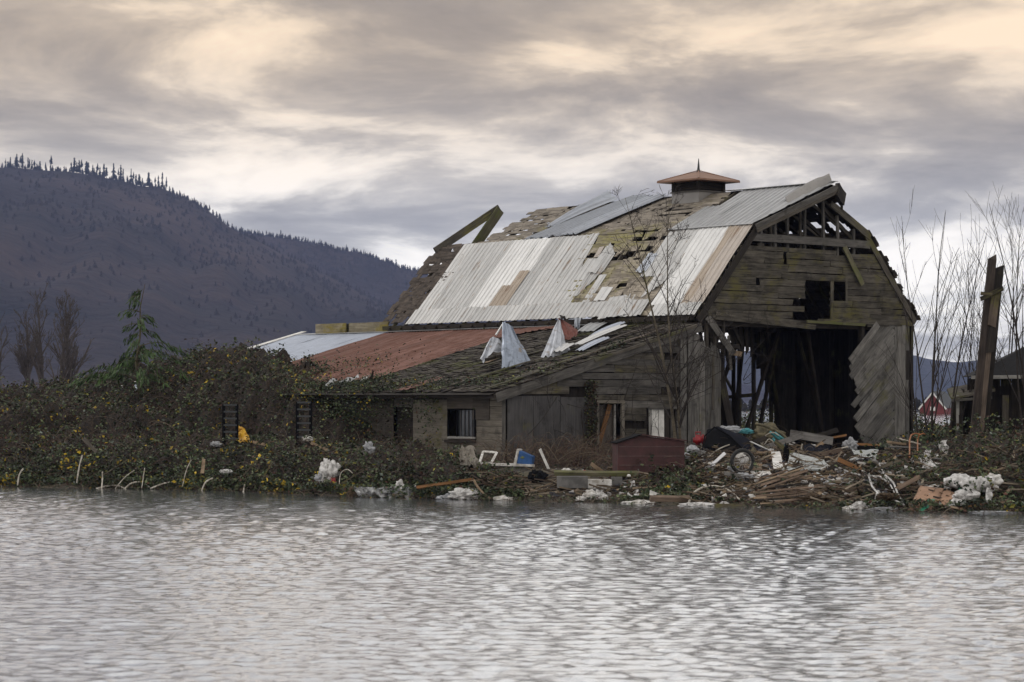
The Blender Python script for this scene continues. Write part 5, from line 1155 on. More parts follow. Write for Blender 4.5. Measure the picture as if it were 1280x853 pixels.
lump(584, 619, 71.6, .50, .3, .22, 'plastic', 'wet dirty white sacking heaped round a brown stick at the waterline', 'sacking', 'wet_sacking', 7, .6)
lump(560, 623, 71.8, .30, .2, .12, 'grey_plastic', 'grey wet wad just left of the sacking with the stick', 'sacking', 'wet_sacking', 8, .6)
pipe([(592, 600), (598, 610), (608, 620), (613, 623)], 71.2, .035, 'tan_wood', 'brown stick stuck upright in the wet sacking', 'stick', 'stick')
lump(632, 624, 70.9, .36, .25, .10, 'white_foam', 'flat floating white foam slab under the bramble hedge', 'foam', 'foam_slab', 6, .3)
lump(283, 590, 79.2, .24, .2, .09, 'plastic', 'small folded white sheet on the brambles beside the upright tan board', 'sheet', 'folded_sheet', 9, .4)
plank(253, 592, 255, 574, 79.3, .11, 'tan_wood', 'short upright tan board end in the brambles', th=.04)
plank(104, 548, 120, 565, 83, .13, 'rafter', 'weathered grey board lying on the bramble slope at the far left', th=.04)
plank(388, 554, 409, 563, 80.5, .10, 'tan_wood', 'small pale board on the brambles below the right-hand black rack', th=.03)
plank(316, 553, 332, 556, 83.5, .10, 'tan_wood', 'short brown board right of the yellow sheet', th=.03)
lump(270, 556, 84, .2, .2, .12, 'grey_plastic', 'little grey rag left of the foot of the left black rack', 'rag', 'rag', 5, .5)
lump(385, 549, 84, .2, .2, .10, 'white_foam', 'little white rag at the foot of the right black rack', 'rag', 'rag', 6, .5)
gp = 'pale plastic pipes along the left waterline'
dt_ = -.4
for pts, lab in (([(22, 607), (24, 594), (29, 586)], 'short leaning pale pipe, leftmost at the waterline'), ([(96, 604), (99, 584), (103, 569)], 'tallest upright pale pipe at the left waterline'), ([(127, 612), (128, 600), (128, 590)], 'short vertical pale pipe beside the low hoops'),
                 ([(120, 611), (138, 607), (150, 608), (157, 612)], 'flat low pale hoop just above the water'), ([(156, 611), (165, 604), (177, 603), (188, 610)], 'rounder pale hoop right of the flat low one'), ([(188, 611), (203, 605), (217, 602)], 'pale pipe slanting low to the right of the hoops'),
                 ([(144, 611), (156, 597), (168, 588)], 'thin grey pipe slanting up behind the hoops'), ([(252, 614), (257, 603), (266, 598)], 'curved pale pipe below the upright tan board'), ([(228, 608), (233, 588), (239, 575)], 'thin dull pipe standing between the hoops and the tan board'), ([(177, 611), (179, 598), (181, 585)], 'thin dull upright stake behind the rounder hoop'), ([(304, 616), (305, 611), (306, 606)], 'tiny pale stub sticking out of the water edge')):
    x0 = pts[0][0]; pipe(pts, float(shore_t(x0))+dt_, .026 if 'thin' not in lab else .016, 'hose', lab, 'pipe', group=gp)
for q, (x0, y0, x1, y1, lab) in enumerate(((110, 607, 160, 575, 'long brown stick slanting up from the left waterline'), (425, 606, 455, 588, 'dark stick slanting behind the clear film'), (300, 600, 322, 575, 'thin dark stick left of the bulging white bag'), (326, 604, 340, 578, 'thin brown stick right of the folded white sheet'))):
    plank(x0, y0, x1, y1, float(shore_t(x0))+.2, .035, 'bark', lab, cat='stick', name='stick', th=.03)
# --- in front of the lean-to
cloth([(577, 556), (592, 560), (598, 584), (574, 582)], 76.6, 'panel_tan', 'crumpled pale grey sheet standing in folds left of the white chair frame', 'sheet', 'crumpled_sheet', 14, 8, .14, freq=5)
fr = empty('chair_frame', Wp(608, 583, 76)); T1(fr, 'white plastic chair frame with an open seat lying on the pale slab', 'chair')
def loc(o, x, y, t_): return Wp(x, y, t_)-o.location
cs = [loc(fr, 604, 565, 76.1), loc(fr, 621, 566, 75.9), loc(fr, 614, 579, 75.6), loc(fr, 599, 580, 75.8)]
for i in range(4): mb = MB(); mb.beam(cs[i], cs[(i+1) % 4], .07, .05, (0, -1, .6)); mb.build('frame_bar', M['white_foam'], fr)
for c in (cs[3], cs[2]): mb = MB(); mb.beam(c, c+Ve((0, .02, -.18)), .05, .05, (0, 1, 0)); mb.build('leg', M['white_foam'], fr)
A = empty('pale_slab', Wp(627, 590, 75.5)); T1(A, 'long low pale slab under the blue cooler and the white chair frame', 'slab')
mb = MB(); P = [loc(A, 585, 579.5, 76), loc(A, 665, 582, 75.6)]; mb.beam(P[0], P[1], .75, .07, (0, 0, 1), .01); mb.build('top', M['white_foam'], A)
mb = MB(); mb.beam(P[0]+Ve((.05, 0, -.16)), P[1]+Ve((-.05, 0, -.16)), .6, .26, (0, 0, 1), .02); mb.build('base', M['concrete'], A)
co = empty('cooler', Wp(655, 581, 75.6), R(-14)); co.rotation_euler = (0, R(13), R(-14)); T1(co, 'blue picnic cooler with white lid tipped on its side on the pale slab', 'cooler')
mb = MB(); mb.add([(-.20, -.17, 0), (.27, -.15, .02), (.27, .15, .02), (-.20, .17, 0), (-.20, -.19, .40), (.25, -.17, .32), (.25, .17, .32), (-.20, .19, .40)], [(0, 1, 5, 4), (1, 2, 6, 5), (2, 3, 7, 6), (3, 0, 4, 7), (4, 5, 6, 7), (3, 2, 1, 0)]); mb.build('body', M['blue'], co)
mb = MB(); mb.box((-.245, 0, .21), (.08, .42, .46)); mb.build('lid', M['white_foam'], co)
mb = MB(); mb.tube([(-.27, -.22, .12), (-.22, -.27, .2), (-.27, -.22, .3)], .014, 5); mb.build('handle', M['white_foam'], co)
plank(675, 562, 686, 587, 75.2, .08, 'white_paint', 'slim white slat leaning in the dead canes right of the blue cooler', cat='board', name='white_board', th=.02)
plank(693, 594, 797, 594.5, 73.6, .16, 'moss_plank', 'long mossy plank lying across the debris before the doorway', th=.12, nrm=(0, -.4, 1))
o = empty('concrete_step', Wp(735, 610, 72.6)); T1(o, 'worn grey concrete block under the long mossy plank', 'block')
mb = MB(); mb.box((-.45, .5, .16), (.9, .9, .34)); mb.build('block', M['concrete'], o); mb = MB(); mb.box((.35, .55, .10), (.7, .8, .26)); mb.build('block', M['white_foam'], o); mb = MB(); mb.box((.85, .6, .15), (.34, .6, .3)); mb.build('block', M['concrete'], o)
plank(738, 580, 757, 594, 75.6, .12, 'tan_wood', 'short pale board leaning down from the doorway sill', th=.05)
lump(708, 591, 75.0, .18, .12, .14, 'white_foam', 'white rounded lid lying above the mossy plank', 'bucket lid', 'bucket_lid', 2, .2)
lump(731, 591, 75.0, .09, .09, .08, 'redcan', 'tiny red lid above the mossy plank', 'bucket lid', 'bucket_lid', 2, .2)
lump(770, 588, 75.4, .3, .2, .14, 'brown_veg', 'brown rag heap between the doorway and the maroon box', 'rag', 'rag', 9, .5)
lump(785, 593, 74.6, .28, .15, .12, 'black', 'black plastic tray with a white spot under the maroon box', 'tray', 'black_tray', 3, .3)
lump(786, 595, 74.3, .06, .05, .05, 'white_paint', 'tiny white ball in front of the black tray', 'ball', 'white_ball', 2, .1)
lump(672, 599, 73.2, .30, .2, .26, 'black', 'black bag slumped at the right end of the pale slab', 'bag', 'black_bag', 2, .4)
lump(738, 620, 71, .22, .16, .17, 'white_foam', 'larger white foam chunk at the waterline below the doorway', 'foam', 'foam_chunk', 11, .5)
lump(752, 622, 71, .17, .14, .15, 'plastic', 'smaller white foam chunk right of the larger one', 'foam', 'foam_chunk', 13, .5)
lump(726, 624, 70.9, .16, .12, .08, 'white_foam', 'low broken foam piece left of the larger chunk', 'foam', 'foam_chunk', 14, .6)
cloth([(788, 603), (792, 604), (806, 627), (780, 627)], 70.9, 'plastic', 'white plastic sheet draped in a peak at the waterline', 'plastic film', 'plastic_film', 12, 10, .14, freq=4.5)
lump(805, 630, 70.0, .62, .3, .10, 'white_foam', 'long low floating foam raft at the foot of the draped white peak', 'foam', 'foam_slab', 6, .4)
lump(872, 632, 69.2, .52, .3, .09, 'plastic', 'long white foam raft under the cream hoop', 'foam', 'foam_slab', 17, .4)
lump(905, 633, 68.9, .16, .12, .13, 'plastic', 'small white foam wedge right of the hoop raft', 'foam', 'foam_chunk', 15, .4)
plank(812, 626, 862, 626.5, 70.2, .13, 'lath', 'brown floating beam between the two foam rafts', th=.14, nrm=(0, -.5, 1), cat='beam', name='floating_beam')
plank(893, 633, 945, 633, 69, .10, 'bark', 'dark floating pole right of the hoop', th=.08, cat='pole', name='floating_pole')
plank(812, 616, 828, 622, 70.6, .14, 'white_paint', 'small white board tilted against the bramble foot', th=.02, cat='board', name='white_board')
pipe([(860, 632), (866, 618), (878, 610), (893, 608), (906, 611), (918, 619), (928, 630)], 69.6, .035, 'hose', 'big cream plastic pipe bent in a hoop over the waterline')
pipe([(946, 630), (950, 634), (945, 637)], 68, .03, 'plastic', 'little white bent pipe end at the water right of the dark pole')
# maroon box with shallow peaked top
mx = empty('maroon_box', Wp(812, 588, 75.8), R(8)); T1(mx, 'maroon panelled box with shallow peaked lid below the lean-to window', 'box')
w = .96; mb = MB(); mb.add([(-w, 0, -.25), (w+.1, 0, -.25), (w+.1, 0, .86), (-.25, 0, 1.03), (-w, 0, .80), (-w, .9, -.25), (w+.1, .9, -.25), (w+.1, .9, .86), (-.25, .9, 1.03), (-w, .9, .80)], [(0, 1, 2, 3, 4), (5, 9, 8, 7, 6), (0, 4, 9, 5), (1, 6, 7, 2), (4, 3, 8, 9), (3, 2, 7, 8)]); mb.build('body', M['maroon'], mx)
for z in (.15, .42, .70): mb = MB(); mb.box((.05, -.005, z), (2*w+.05, .012, .022)); mb.build('panel_joint', M['maroon_line'], mx)
mb = MB(); mb.beam((-w-.06, .4, .81), (-.25, .4, 1.06), 1.0, .03); mb.build('lid', M['black'], mx); mb = MB(); mb.beam((-.25, .4, 1.06), (w+.15, .4, .88), 1.0, .03); mb.build('lid', M['maroon'], mx)
# --- the big heap right of centre
rc = empty('fuel_can', Wp(873, 557, 76.6), R(20)); T1(rc, 'red plastic fuel can on the left shoulder of the debris heap', 'fuel can')
import bmesh
def rbox(name, m, par, c, d, bev=.04, rot=None):
    bm = bmesh.new(); bmesh.ops.create_cube(bm, size=1); bmesh.ops.scale(bm, vec=d, verts=bm.verts); bmesh.ops.bevel(bm, geom=bm.edges[:], offset=bev, segments=3, affect='EDGES')
    me = bpy.data.meshes.new(name); bm.to_mesh(me); bm.free(); me.materials.append(M[m]); me.polygons.foreach_set('use_smooth', [True]*len(me.polygons)); o = link(name, me, None, par); o.location = c
    if rot: o.rotation_euler = rot
    return o
rbox('body', 'redcan', rc, (-.02, 0, .17), (.32, .24, .34), .09); rbox('body', 'redcan', rc, (.17, .02, .19), (.14, .2, .32), .05); mb = MB(); mb.tube([(-.1, 0, .34), (-.1, 0, .42), (.08, 0, .42), (.08, 0, .34)], .02, 6); mb.build('handle', M['redcan'], rc)
for q, (x, y, s_, m, lab) in enumerate(((866, 563, .2, 'grey_plastic', 'grey rounded stone below the red can'), (876, 568, .17, 'concrete', 'tan rounded stone right below the red can'), (886, 588, .16, 'concrete', 'small grey stone at the wheel foot'), (858, 571, .14, 'grey_plastic', 'small pale stone left of the heap'))):
    lump(x, y, 75.6, s_, s_, s_*.8, m, lab, 'stone', 'stone', q*2, .25)
tq = empty('tarpaulin', Wp(925, 575, 76)); T1(tq, 'black-blue tarpaulin stretched over a bent hoop in the debris heap', 'tarpaulin')
def grid_part(par, name, P, m, nx=12, ny=8, rough=.02, sag=0., th=.012):
    vs_ = []
    for j in range(ny+1):
        for i in range(nx+1):
            a, c = i/nx, j/ny; p = P[0].lerp(P[1], a).lerp(P[3].lerp(P[2], a), c); p = p+Ve((0, mn.noise(p*4)*rough*2, mn.noise(p*3)*rough-sag*math.sin(a*3.14)*math.sin(c*3.14))); vs_.append(p)
    mb = MB(); mb.add(vs_, [(j*(nx+1)+i, j*(nx+1)+i+1, (j+1)*(nx+1)+i+1, (j+1)*(nx+1)+i) for j in range(ny) for i in range(nx)]); o = mb.build(name, M[m], par, True); md = o.modifiers.new('s', 'SOLIDIFY'); md.thickness = th; return o
grid_part(tq, 'sheet', [loc(tq, 895, 533, 76.6), loc(tq, 924, 543, 76.8), loc(tq, 966, 567, 75.6), loc(tq, 935, 566, 75.0)], 'tarp', sag=.05)
grid_part(tq, 'sheet', [loc(tq, 884, 538, 76.9), loc(tq, 898, 533, 76.6), loc(tq, 936, 566, 75.0), loc(tq, 880, 560, 76.6)], 'black', sag=.02)  # black infill stands in for the dark void under the hoop
mb = MB(); mb.tube([loc(tq, 878, 563, 75.6), loc(tq, 881, 545, 76), loc(tq, 893, 534, 76.2), loc(tq, 912, 545, 75.8), loc(tq, 935, 567, 75)], .025, 6); mb.build('hoop', M['black'], tq)
mb = MB(); mb.beam(loc(tq, 938, 552, 75.4), loc(tq, 968, 566, 75.2), .06, .02); mb.build('edge_strip', M['galv_white'], tq)
wh = empty('bicycle_wheel', WpRaw(928, 577, hit(928, 592)-.25)); wh.rotation_euler = (R(90), 0, R(15)); T1(wh, 'black wheel with a pale bag behind it leaning in the debris heap', 'wheel')
mb = MB(); n = 28; R0 = .33; 
mb.tube([(R0*math.cos(6.2832*k/n), R0*math.sin(6.2832*k/n), 0) for k in range(n+1)], .055, 8); mb.build('tyre', M['rubber'], wh, True)
mb = MB(); mb.tube([(.27*math.cos(6.2832*k/n), .27*math.sin(6.2832*k/n), 0) for k in range(n+1)], .014, 6); mb.build('rim', M['cup_wall'], wh, True)
mb = MB(); mb.tube([(0, 0, -.04), (0, 0, .04)], .03, 8); mb.build('hub', M['silver'], wh)
mb = MB()
for k in range(14): a = 6.283*k/14; mb.tube([(.02*math.cos(a), .02*math.sin(a), 0), (.27*math.cos(a+.2), .27*math.sin(a+.2), 0)], .003, 3)
mb.build('spokes', M['silver'], wh)['kind'] = 'stuff'
lump(927, 577, 75.1, .23, .08, .24, 'white_foam', 'pale crumpled bag showing through the black wheel', 'bag', 'pale_bag', 4, .3)
plank(889, 583, 906, 567, 74.4, .09, 'silver', 'silver bar slanting up beside the black wheel', th=.04, cat='bar', name='silver_bar')
pipe([(879, 585), (886, 572), (898, 562), (912, 556)], 74.6, .02, 'hose', 'thin grey rod curving over the silver bar', 'rod', 'thin_rod')
pipe([(878, 571), (884, 578), (888, 583)], 74.3, .025, 'hose', 'short cream stick end at the left of the silver bar', 'stick', 'stick')
pipe([(864, 580), (872, 576), (880, 574)], 74.0, .014, 'hose', 'thin cream twig lying on the brambles left of the heap', 'stick', 'stick')
lump(960, 548, 77.2, .55, .35, .42, 'olive', 'olive-brown tarpaulin bundled on top of the debris heap', 'tarpaulin', 'olive_tarpaulin', 4, .5)
pipe([(945, 530, .3), (957, 533, 0), (972, 540, -.2), (984, 549, -.2)], 76.2, .05, 'olive', 'rolled olive edge trailing over the olive tarpaulin', 'rope', 'rolled_edge')
lump(933, 540, 76.9, .22, .14, .10, 'teal', 'small turquoise bundle left of the olive tarpaulin', 'bundle', 'turquoise_bundle', 4, .5)
for q, (pts, lab) in enumerate((([(962, 540), (970, 546), (978, 552), (984, 562)], 'turquoise rope hanging down the right of the olive tarpaulin'), ([(968, 541), (976, 547), (982, 551)], 'second turquoise rope lying over the first'), ([(966, 548), (972, 556), (978, 560)], 'lowest loop of turquoise rope'))): pipe(pts, 75.9, .045, 'teal', lab, 'rope', 'turquoise_rope', 'turquoise ropes on the heap')
for q, (pts, lab) in enumerate((([(953, 555), (957, 545), (966, 541), (974, 545)], 'pale cord looped on the olive tarpaulin'), ([(949, 552), (955, 556), (961, 549), (967, 553)], 'pale cord tangled lower on the olive tarpaulin'))): pipe(pts, 75.8, .018, 'hose', lab, 'cord', 'cord')
lump(912, 538, 77.4, .45, .25, .14, 'grey_plastic', 'pale grey netting bundle behind the tarpaulin hoop', 'bundle', 'netting_bundle', 5, .6)
plank(988, 543, 1041, 552, 76.6, .27, 'grey_plank', 'wide grey weathered plank lying at the mouth of the barn', th=.05)
plank(1040, 548, 1058, 545, 76.8, .07, 'orange_wood', 'thin rusty brown pole right of the wide grey plank', th=.07, cat='pole', name='pole')
plank(1017, 565, 1029, 553, 75.6, .13, 'tan_wood', 'short pale board leaning below the wide grey plank', th=.03)
pipe([(1003, 555), (1002, 562), (1008, 567), (1025, 567), (1045, 562), (1060, 559)], 75.2, .026, 'hose', 'long cream pipe curving under the wide grey plank')
lump(1063, 557, 76, .22, .15, .22, 'grey_plastic', 'pale blue-grey plastic wad before the pier foot', 'plastic wrap', 'plastic_wrap', 8, .6)
pn = cloth([(964, 566), (975, 565.5), (981, 589), (967, 588)], 73.8, 'white_paint', 'upright bright white panel in the middle of the debris heap', 'panel', 'white_panel', 4, 4, .003, thick=.03)  # upright white foam panel
lump(983, 572, 74.3, .10, .1, .42, 'black', 'narrow black bag standing right of the bright white panel', 'bag', 'black_bag', 3, .3)
cloth([(988, 567), (1030, 577), (1037, 588), (983, 590)], 74.0, 'weath_blue', 'tilted weathered pale blue panel right of the white panel', 'panel', 'weathered_sheet', 8, 5, .01, thick=.05)
cloth([(1028, 577), (1039, 586), (1037, 590), (1026, 588)], 73.9, 'white_foam', 'small white end piece on the weathered pale panel', 'panel', 'white_end_piece', 4, 4, .004, thick=.04)
cloth([(938, 590), (962, 588), (966, 597), (942, 598)], 73.5, 'white_foam', 'flat grey-white sheet left of the lath stack', 'sheet', 'flat_sheet', 8, 4, .03)
cloth([(938, 570), (955, 571), (952, 582), (937, 580)], 74.4, 'panel_tan', 'pale tan flat rag beside the wheel', 'rag', 'tan_rag', 8, 4, .05)
for q, (x0, y0, x1, y1, m, lab) in enumerate(((936, 568, 966, 565, 'tan_wood', 'pale lath lying above the tan rag'), (943, 580, 966, 586, 'tan_wood', 'pale lath running into the white panel'), (930, 584, 964, 590, 'lath', 'brown lath under the wheel'), (956, 578, 966, 572, 'lath', 'stub of brown lath left of the white panel'))):
    plank(x0, y0, x1, y1, 74.1, .07, m, lab, th=.04, cat='lath', name='lath')
lump(915, 588, 73.8, .16, .12, .16, 'grey_plastic', 'grey lump on the brambles left of the lath stack', 'plastic wrap', 'plastic_wrap', 9, .5)
lump(930, 597, 73.2, .3, .2, .14, 'grey_plastic', 'grey fluffy wad at the left end of the lath stack', 'plastic wrap', 'plastic_wrap', 19, .6)
laths = [(932, 609, 1005, 585), (936, 612, 1010, 588), (938, 617, 1000, 595), (945, 600, 985, 588), (946, 612, 1040, 598), (950, 616, 1048, 604), (944, 621, 1042, 609), (948, 625, 1040, 614), (942, 623, 1010, 618), (958, 620, 1038, 612), (965, 628, 1045, 620), (975, 606, 1020, 592), (998, 600, 1052, 594), (955, 606, 996, 592), (970, 596, 1012, 600), (990, 612, 1055, 606), (950, 630, 1000, 628)]
pos_w = ['topmost', 'second', 'third', 'short upper left', 'fourth long', 'fifth long', 'sixth long', 'seventh long', 'short lower left', 'inner lower', 'lowest long', 'short steep upper', 'right upper', 'short inner upper', 'crosswise upper', 'right lower', 'bottom floating']
for q, ((x0, y0, x1, y1), w_) in enumerate(zip(laths, pos_w)):
    t_ = 71.8-.06*q+uni(-.1, .1)-(.0 if q < 4 else .6); plank(x0, y0, x1, y1, t_, .042+uni(0, .022), 'lath' if q % 4 else 'tan_wood', w_+' lath in the stack sliding down to the water', t1=t_+uni(.2, 1.0), th=.03, cat='lath', name='lath', group='laths stacked at the waterline')
dk = [(934, 611, 1000, 590), (940, 610, 1008, 596), (942, 618, 1030, 606), (947, 614, 1020, 601), (950, 622, 1036, 612), (945, 626, 1020, 620), (960, 600, 1000, 590), (968, 609, 1044, 602), (975, 622, 1050, 611), (952, 632, 1040, 626)]
for q, c4 in enumerate(dk): plank(*c4, 70.6, .05, 'dark_wood' if q % 2 else 'bark', ['dark lath under the topmost one', 'dark lath under the second one', 'thin dark lath in the middle of the stack', 'dark lath just under the short upper left one', 'long dark lath in the lower middle', 'dark lath low on the left', 'short dark lath high in the stack', 'dark lath toward the right end', 'dark lath at the right low end', 'dark lath nearest the water'][q]+' of the lath stack', th=.03, cat='lath', name='lath', group='laths stacked at the waterline')
cloth([(998, 596), (1022, 591), (1030, 596), (1003, 604)], 71.6, 'weath_blue', 'pale grey sheet lying across the upper laths', 'sheet', 'pale_sheet', 8, 4, .03)
pipe([(957, 627), (975, 626), (1001, 625)], 69.6, .03, 'hose', 'straight cream pipe along the foot of the lath stack')
for q, (x, y, s_, lab) in enumerate(((1018, 624, .7, 'straw-coloured matted reeds right of the lath stack foot'), (1045, 612, .5, 'brown matted reeds behind the white string net'), (1112, 622, .6, 'brown matted reeds left of the cardboard'))): lump(x, y, 70.4, s_*.6, .3, .12, 'brown_veg', lab, 'reeds', 'matted_reeds', q*2, .8, 3, 6)
lump(1014, 612, 71, .10, .08, .16, 'white_foam', 'little white scrap beside the lath stack', 'scrap', 'white_scrap', 3, .4)
for nm, reg in (('small_rubbish', ((880, 1060, 556, 628, 560), (690, 790, 588, 622, 120), (1060, 1180, 560, 630, 110))), ('scattered_sticks', ((870, 1070, 556, 632, 700), (600, 800, 590, 624, 220), (1060, 1280, 560, 636, 260)))):
    vs_, fs, tn = [], [], []
    for (x0, x1, y0, y1, n) in reg:
        for k in range(n):
            x, y = uni(x0, x1), uni(y0, y1); h = hit(x, y)
            if h > 100: continue
            p = WpRaw(x, y, h-.05); p.z += uni(0, .08)
            mb = MB(); a = uni(0, 3.14); d = Ve((math.cos(a), math.sin(a)*.6, uni(-.35, .35)))
            if nm == 'small_rubbish': mb.beam(p-d*uni(.04, .16), p+d*uni(.04, .16), uni(.03, .14), uni(.01, .06), (uni(-1, 1), -.5, 1), .03); c = random.choice([(.35, .34, .33), (.20, .19, .18), (.55, .54, .52), (.10, .075, .05), (.05, .05, .055), (.16, .12, .08), (.22, .16, .1), (.06, .045, .03), (.04, .04, .05)])  # near-black tints stand in for dark voids between the pieces
            else: mb.beam(p-d*uni(.15, .6), p+d*uni(.15, .6), uni(.012, .035), uni(.01, .03), (0, 0, 1), .02); c = random.choice([(.09, .06, .04), (.16, .12, .08), (.05, .035, .025), (.24, .2, .15)])
            k0 = len(vs_); vs_ += mb.v; fs += [tuple(i+k0 for i in f) for f in mb.f]; kk_ = uni(.6, 1.15); tn += [(*[q*kk_ for q in c], 1)]*len(mb.v)
    tag(np_mesh(nm, np.array(vs_, float), np.array(fs), M['cane'], tint=np.array(tn)), kind='stuff')
for c4, t_, w, m, lab in (((902, 566, 958, 548), 75.5, .16, 'dark_wood', 'dark board leaning over the black-blue tarpaulin'), ((958, 560, 1002, 545), 75.6, .18, 'grey_plank', 'grey board slanting up against the wide grey plank'), ((1000, 575, 1052, 563), 75, .14, 'lath', 'brown board lying along the long cream pipe'),
    ((1030, 592, 1066, 566), 74.5, .12, 'dark_wood', 'dark board slanting up at the right end of the heap'), ((968, 552, 992, 570), 75.2, .15, 'siding', 'mossy grey board sliding down beside the turquoise ropes'), ((905, 592, 948, 600), 73.5, .12, 'grey_plank', 'grey board lying under the black wheel'), ((1048, 575, 1080, 590), 74, .13, 'orange_wood', 'rusty brown board lying left of the torn white net'),
    ((1012, 548, 1048, 538), 77, .16, 'dark_wood', 'dark board propped behind the wide grey plank'), ((1090, 590, 1126, 575), 74, .10, 'bark', 'dark stick crossing above the torn white net'), ((1120, 612, 1150, 596), 72, .12, 'lath', 'brown board slanting up behind the cardboard')): plank(*c4, t_, w, m, lab, th=.04, cat='board', name='board')
cloth([(1006, 556), (1040, 560), (1034, 572), (1002, 570)], 75.6, 'tarp', 'dark sheet bundled under the wide grey plank', 'sheet', 'dark_sheet', 10, 6, .10)
cloth([(940, 556), (962, 560), (958, 572), (936, 568)], 75.4, 'olive', 'olive rag hanging below the olive tarpaulin', 'rag', 'olive_rag', 10, 6, .10)
cloth([(1024, 598), (1056, 592), (1062, 604), (1030, 610)], 72.4, 'grey_plastic', 'grey plastic sheet crumpled right of the lath stack', 'sheet', 'grey_sheet', 10, 6, .08)
# right of the heap
plank(1068, 556, 1100, 558, 76.4, .09, 'orange_wood', 'rusty brown bar lying before the pier', th=.05, cat='bar', name='rusty_bar')
plank(1068, 560, 1105, 562, 76.2, .14, 'black', 'black bar lying under the rusty brown one', th=.06, cat='bar', name='black_bar')
plank(1108, 553, 1132, 556, 76.4, .08, 'tan_wood', 'short tan board right of the rusty bar', th=.04); plank(1112, 559, 1158, 561, 76.2, .05, 'grey_plank', 'thin grey pole running behind the orange tube frame', th=.05, cat='pole', name='pole'); plank(1120, 548, 1150, 556, 76.8, .05, 'hose', 'pale pole slanting above the thin grey one', th=.05, cat='pole', name='pole')
cloth([(1066, 563), (1098, 564), (1095, 576), (1062, 576)], 75.4, 'weath_blue', 'white and grey sheet-metal box lid before the pier', 'sheet', 'white_lid_sheet', 10, 6, .03, thick=.03)
og = empty('tube_frame', Wp(1143, 575, 76)); T1(og, 'orange-brown bent tube frame standing right of the barn pier', 'frame')
for dx in (0, 10): mb = MB(); mb.tube([loc(og, 1137+dx, 572, 76), loc(og, 1137+dx, 550, 76), loc(og, 1139+dx, 544, 76), loc(og, 1144+dx, 542, 76.05), loc(og, 1150+dx*.6, 543, 76.1)], .024, 6); mb.build('tube', M['orange'], og)
cloth([(1149, 570), (1163, 561), (1166, 583), (1150, 578)], 75.4, 'plastic', 'crumpled white sack standing right of the orange tube frame', 'sack', 'white_sack', 10, 10, .08)
lump(1163, 584, 75.0, .2, .15, .10, 'plastic', 'white scrap below the crumpled standing sack', 'scrap', 'white_scrap', 7, .6)
cloth([(1172, 552), (1184, 550), (1186, 568), (1174, 560)], 76.5, 'plastic', 'white tattered bag hanging in the bare shrubs left of the shed', 'bag', 'tattered_bag', 10, 10, .10)
sn = empty('string_net', Wp(1100, 610, 72.5)); T1(sn, 'white plastic net torn into long strings over the brambles', 'net')
for pts in ([(1049, 585), (1060, 590), (1075, 594), (1086, 595)], [(1086, 595), (1092, 588), (1100, 590), (1110, 597), (1117, 604), (1122, 617), (1130, 632)], [(1086, 596), (1090, 608), (1097, 617), (1110, 622), (1128, 630)], [(1086, 595), (1100, 596), (1108, 602)], [(1099, 580), (1106, 595), (1114, 608), (1121, 622)], [(1084, 595), (1090, 590), (1095, 584)], [(1096, 617), (1094, 624)]):
    mb = MB(); P = [loc(sn, x, y, 72.5-(y-580)*.03) for x, y in pts]; mb.tube(P, .028 if pts[0][0] < 1095 else .02, 6); mb.build('string', M['plastic'], sn, True)
cb = empty('cardboard_box', Wp(1160, 630, 68)); T1(cb, 'flattened brown cardboard box with green tape sliding into the water', 'cardboard box')
def quadp(par, name, c4, m, th=.015, t_=68., rough=.01): return grid_part(par, name, [loc(cb, x, y, t_+dt) for x, y, dt in c4], m, 8, 6, rough, 0, th)
quadp(cb, 'panel', [(1151, 607, .9), (1181, 612, .9), (1166, 638, -.2), (1135, 639, -.2)], 'card', rough=.05); quadp(cb, 'panel', [(1181, 612, .9), (1199, 619, 1.0), (1186, 631, .3), (1170, 633, 0)], 'card', rough=.03)
quadp(cb, 'tape', [(1160.5, 624.5, .14), (1169, 624.5, .14), (1158, 638.5, -.26), (1148, 639, -.26)], 'green_tape', .006); quadp(cb, 'tape', [(1164, 613, .62), (1167, 613, .62), (1167, 617, .5), (1164, 617, .5)], 'black', .006)
bs = empty('white_sacking', Wp(1215, 610, 69.5)); T1(bs, 'big torn white plastic sacking spread over the bank behind the cardboard', 'sacking')
def bag_part(name, x, y, t_, sx, sy, sz_, m, seed, rough=.5):
    o = lump(x, y, t_, sx, sy, sz_, m, None, None, name, seed, rough, 3, 1.7); o.parent = bs; o.location = o.location-bs.location; return o
bag_part('sack_fold', 1198, 605, 69.6, .42, .3, .26, 'plastic', 22, .38); bag_part('sack_fold', 1226, 607, 69.4, .50, .3, .30, 'plastic', 25, .38); bag_part('sack_fold', 1241, 602, 69.8, .26, .25, .20, 'white_foam', 29); bag_part('sack_fold', 1207, 620, 69.0, .36, .25, .18, 'plastic', 31, .38)
grid_part(bs, 'sack_strip', [loc(bs, 1180, 634, 68.4), loc(bs, 1188, 626, 69), loc(bs, 1212, 615, 69.2), loc(bs, 1205, 630, 68.6)], 'plastic', rough=.12)
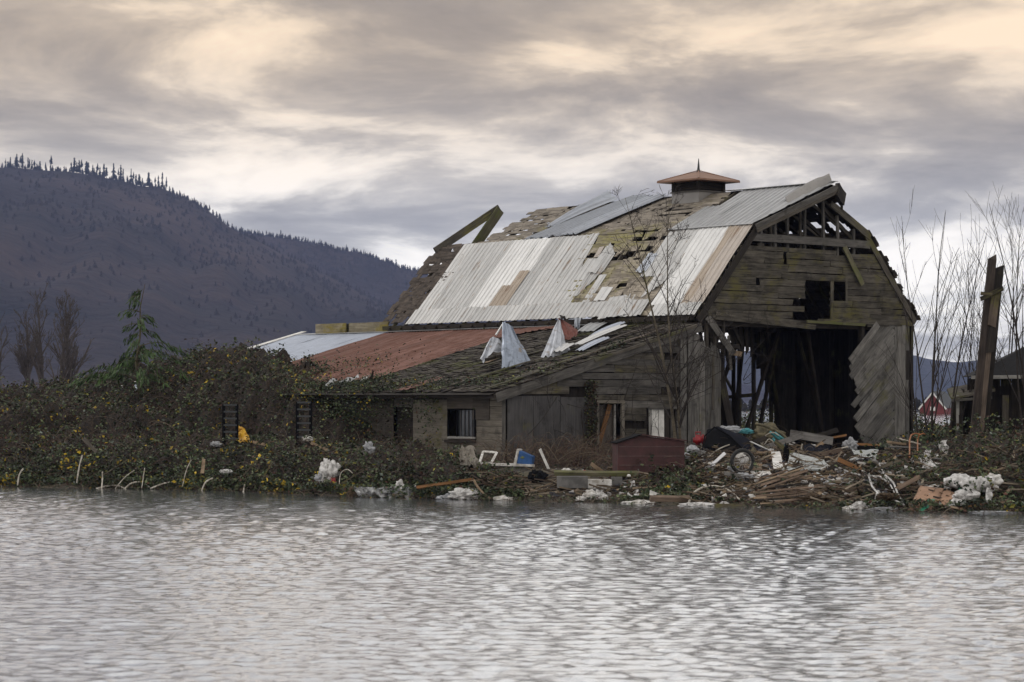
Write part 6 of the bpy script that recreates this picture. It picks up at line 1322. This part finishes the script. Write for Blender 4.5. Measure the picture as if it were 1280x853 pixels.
grid_part(bs, 'sack_strip', [loc(bs, 1232, 606, 69), loc(bs, 1240, 606, 69), loc(bs, 1240, 630, 68.3), loc(bs, 1232, 628, 68.3)], 'plastic', rough=.14); grid_part(bs, 'green_print', [loc(bs, 1198, 610, 68.9), loc(bs, 1208, 610, 68.9), loc(bs, 1206, 614, 68.8), loc(bs, 1199, 615, 68.8)], 'green_tape', rough=.02)
plank(1197, 637, 1238, 630, 67.4, .08, 'orange_wood', 'brown stick at the waterline under the white sacking', th=.05, cat='stick', name='stick'); plank(1188, 634, 1214, 639, 67, .05, 'tan_wood', 'thin tan stick crossing the brown one at the water', th=.03, cat='stick', name='stick')
lump(1079, 634, 68.2, .30, .2, .17, 'plastic', 'rounded white foam lump at the waterline below the string net', 'foam', 'foam_lump', 12, .4); lump(1062, 637, 67.8, .2, .15, .10, 'white_foam', 'small foam piece left of the rounded lump', 'foam', 'foam_lump', 17, .5); lump(1110, 637, 67.6, .5, .2, .07, 'grey_plastic', 'low grey scum raft between the lump and the cardboard', 'foam', 'foam_raft', 18, .5); lump(1245, 641, 66.8, .7, .2, .05, 'grey_plastic', 'thin grey scum raft at the right waterline', 'foam', 'foam_raft', 19, .5)
plank(1263, 596, 1285, 584, 73, .04, 'bark', 'thin grey branch poking in from the right frame edge', cat='branch', name='branch', th=.03)
plank(905, 600, 925, 618, 71.5, .03, 'bark', 'thin dark stick inside the cream hoop', cat='stick', name='stick', th=.03)

# ------------------------------------------------------------------ haze
hz = MB(); hz.box((0, 2150, 166), (9000, 4500, 334)); hm = bpy.data.materials.new('haze'); hm.use_nodes = True; t = NT(hm.node_tree); t.n.clear()
pv = t.new('ShaderNodeVolumePrincipled'); pv.inputs['Color'].default_value = (.44, .56, 1., 1); pv.inputs['Density'].default_value = HAZE; pv.inputs['Anisotropy'].default_value = 0
ho = t.new('ShaderNodeOutputMaterial'); t.link(pv.outputs[0], ho.inputs['Volume'])
hzo = hz.build('haze', hm); tag(hzo, kind='stuff')
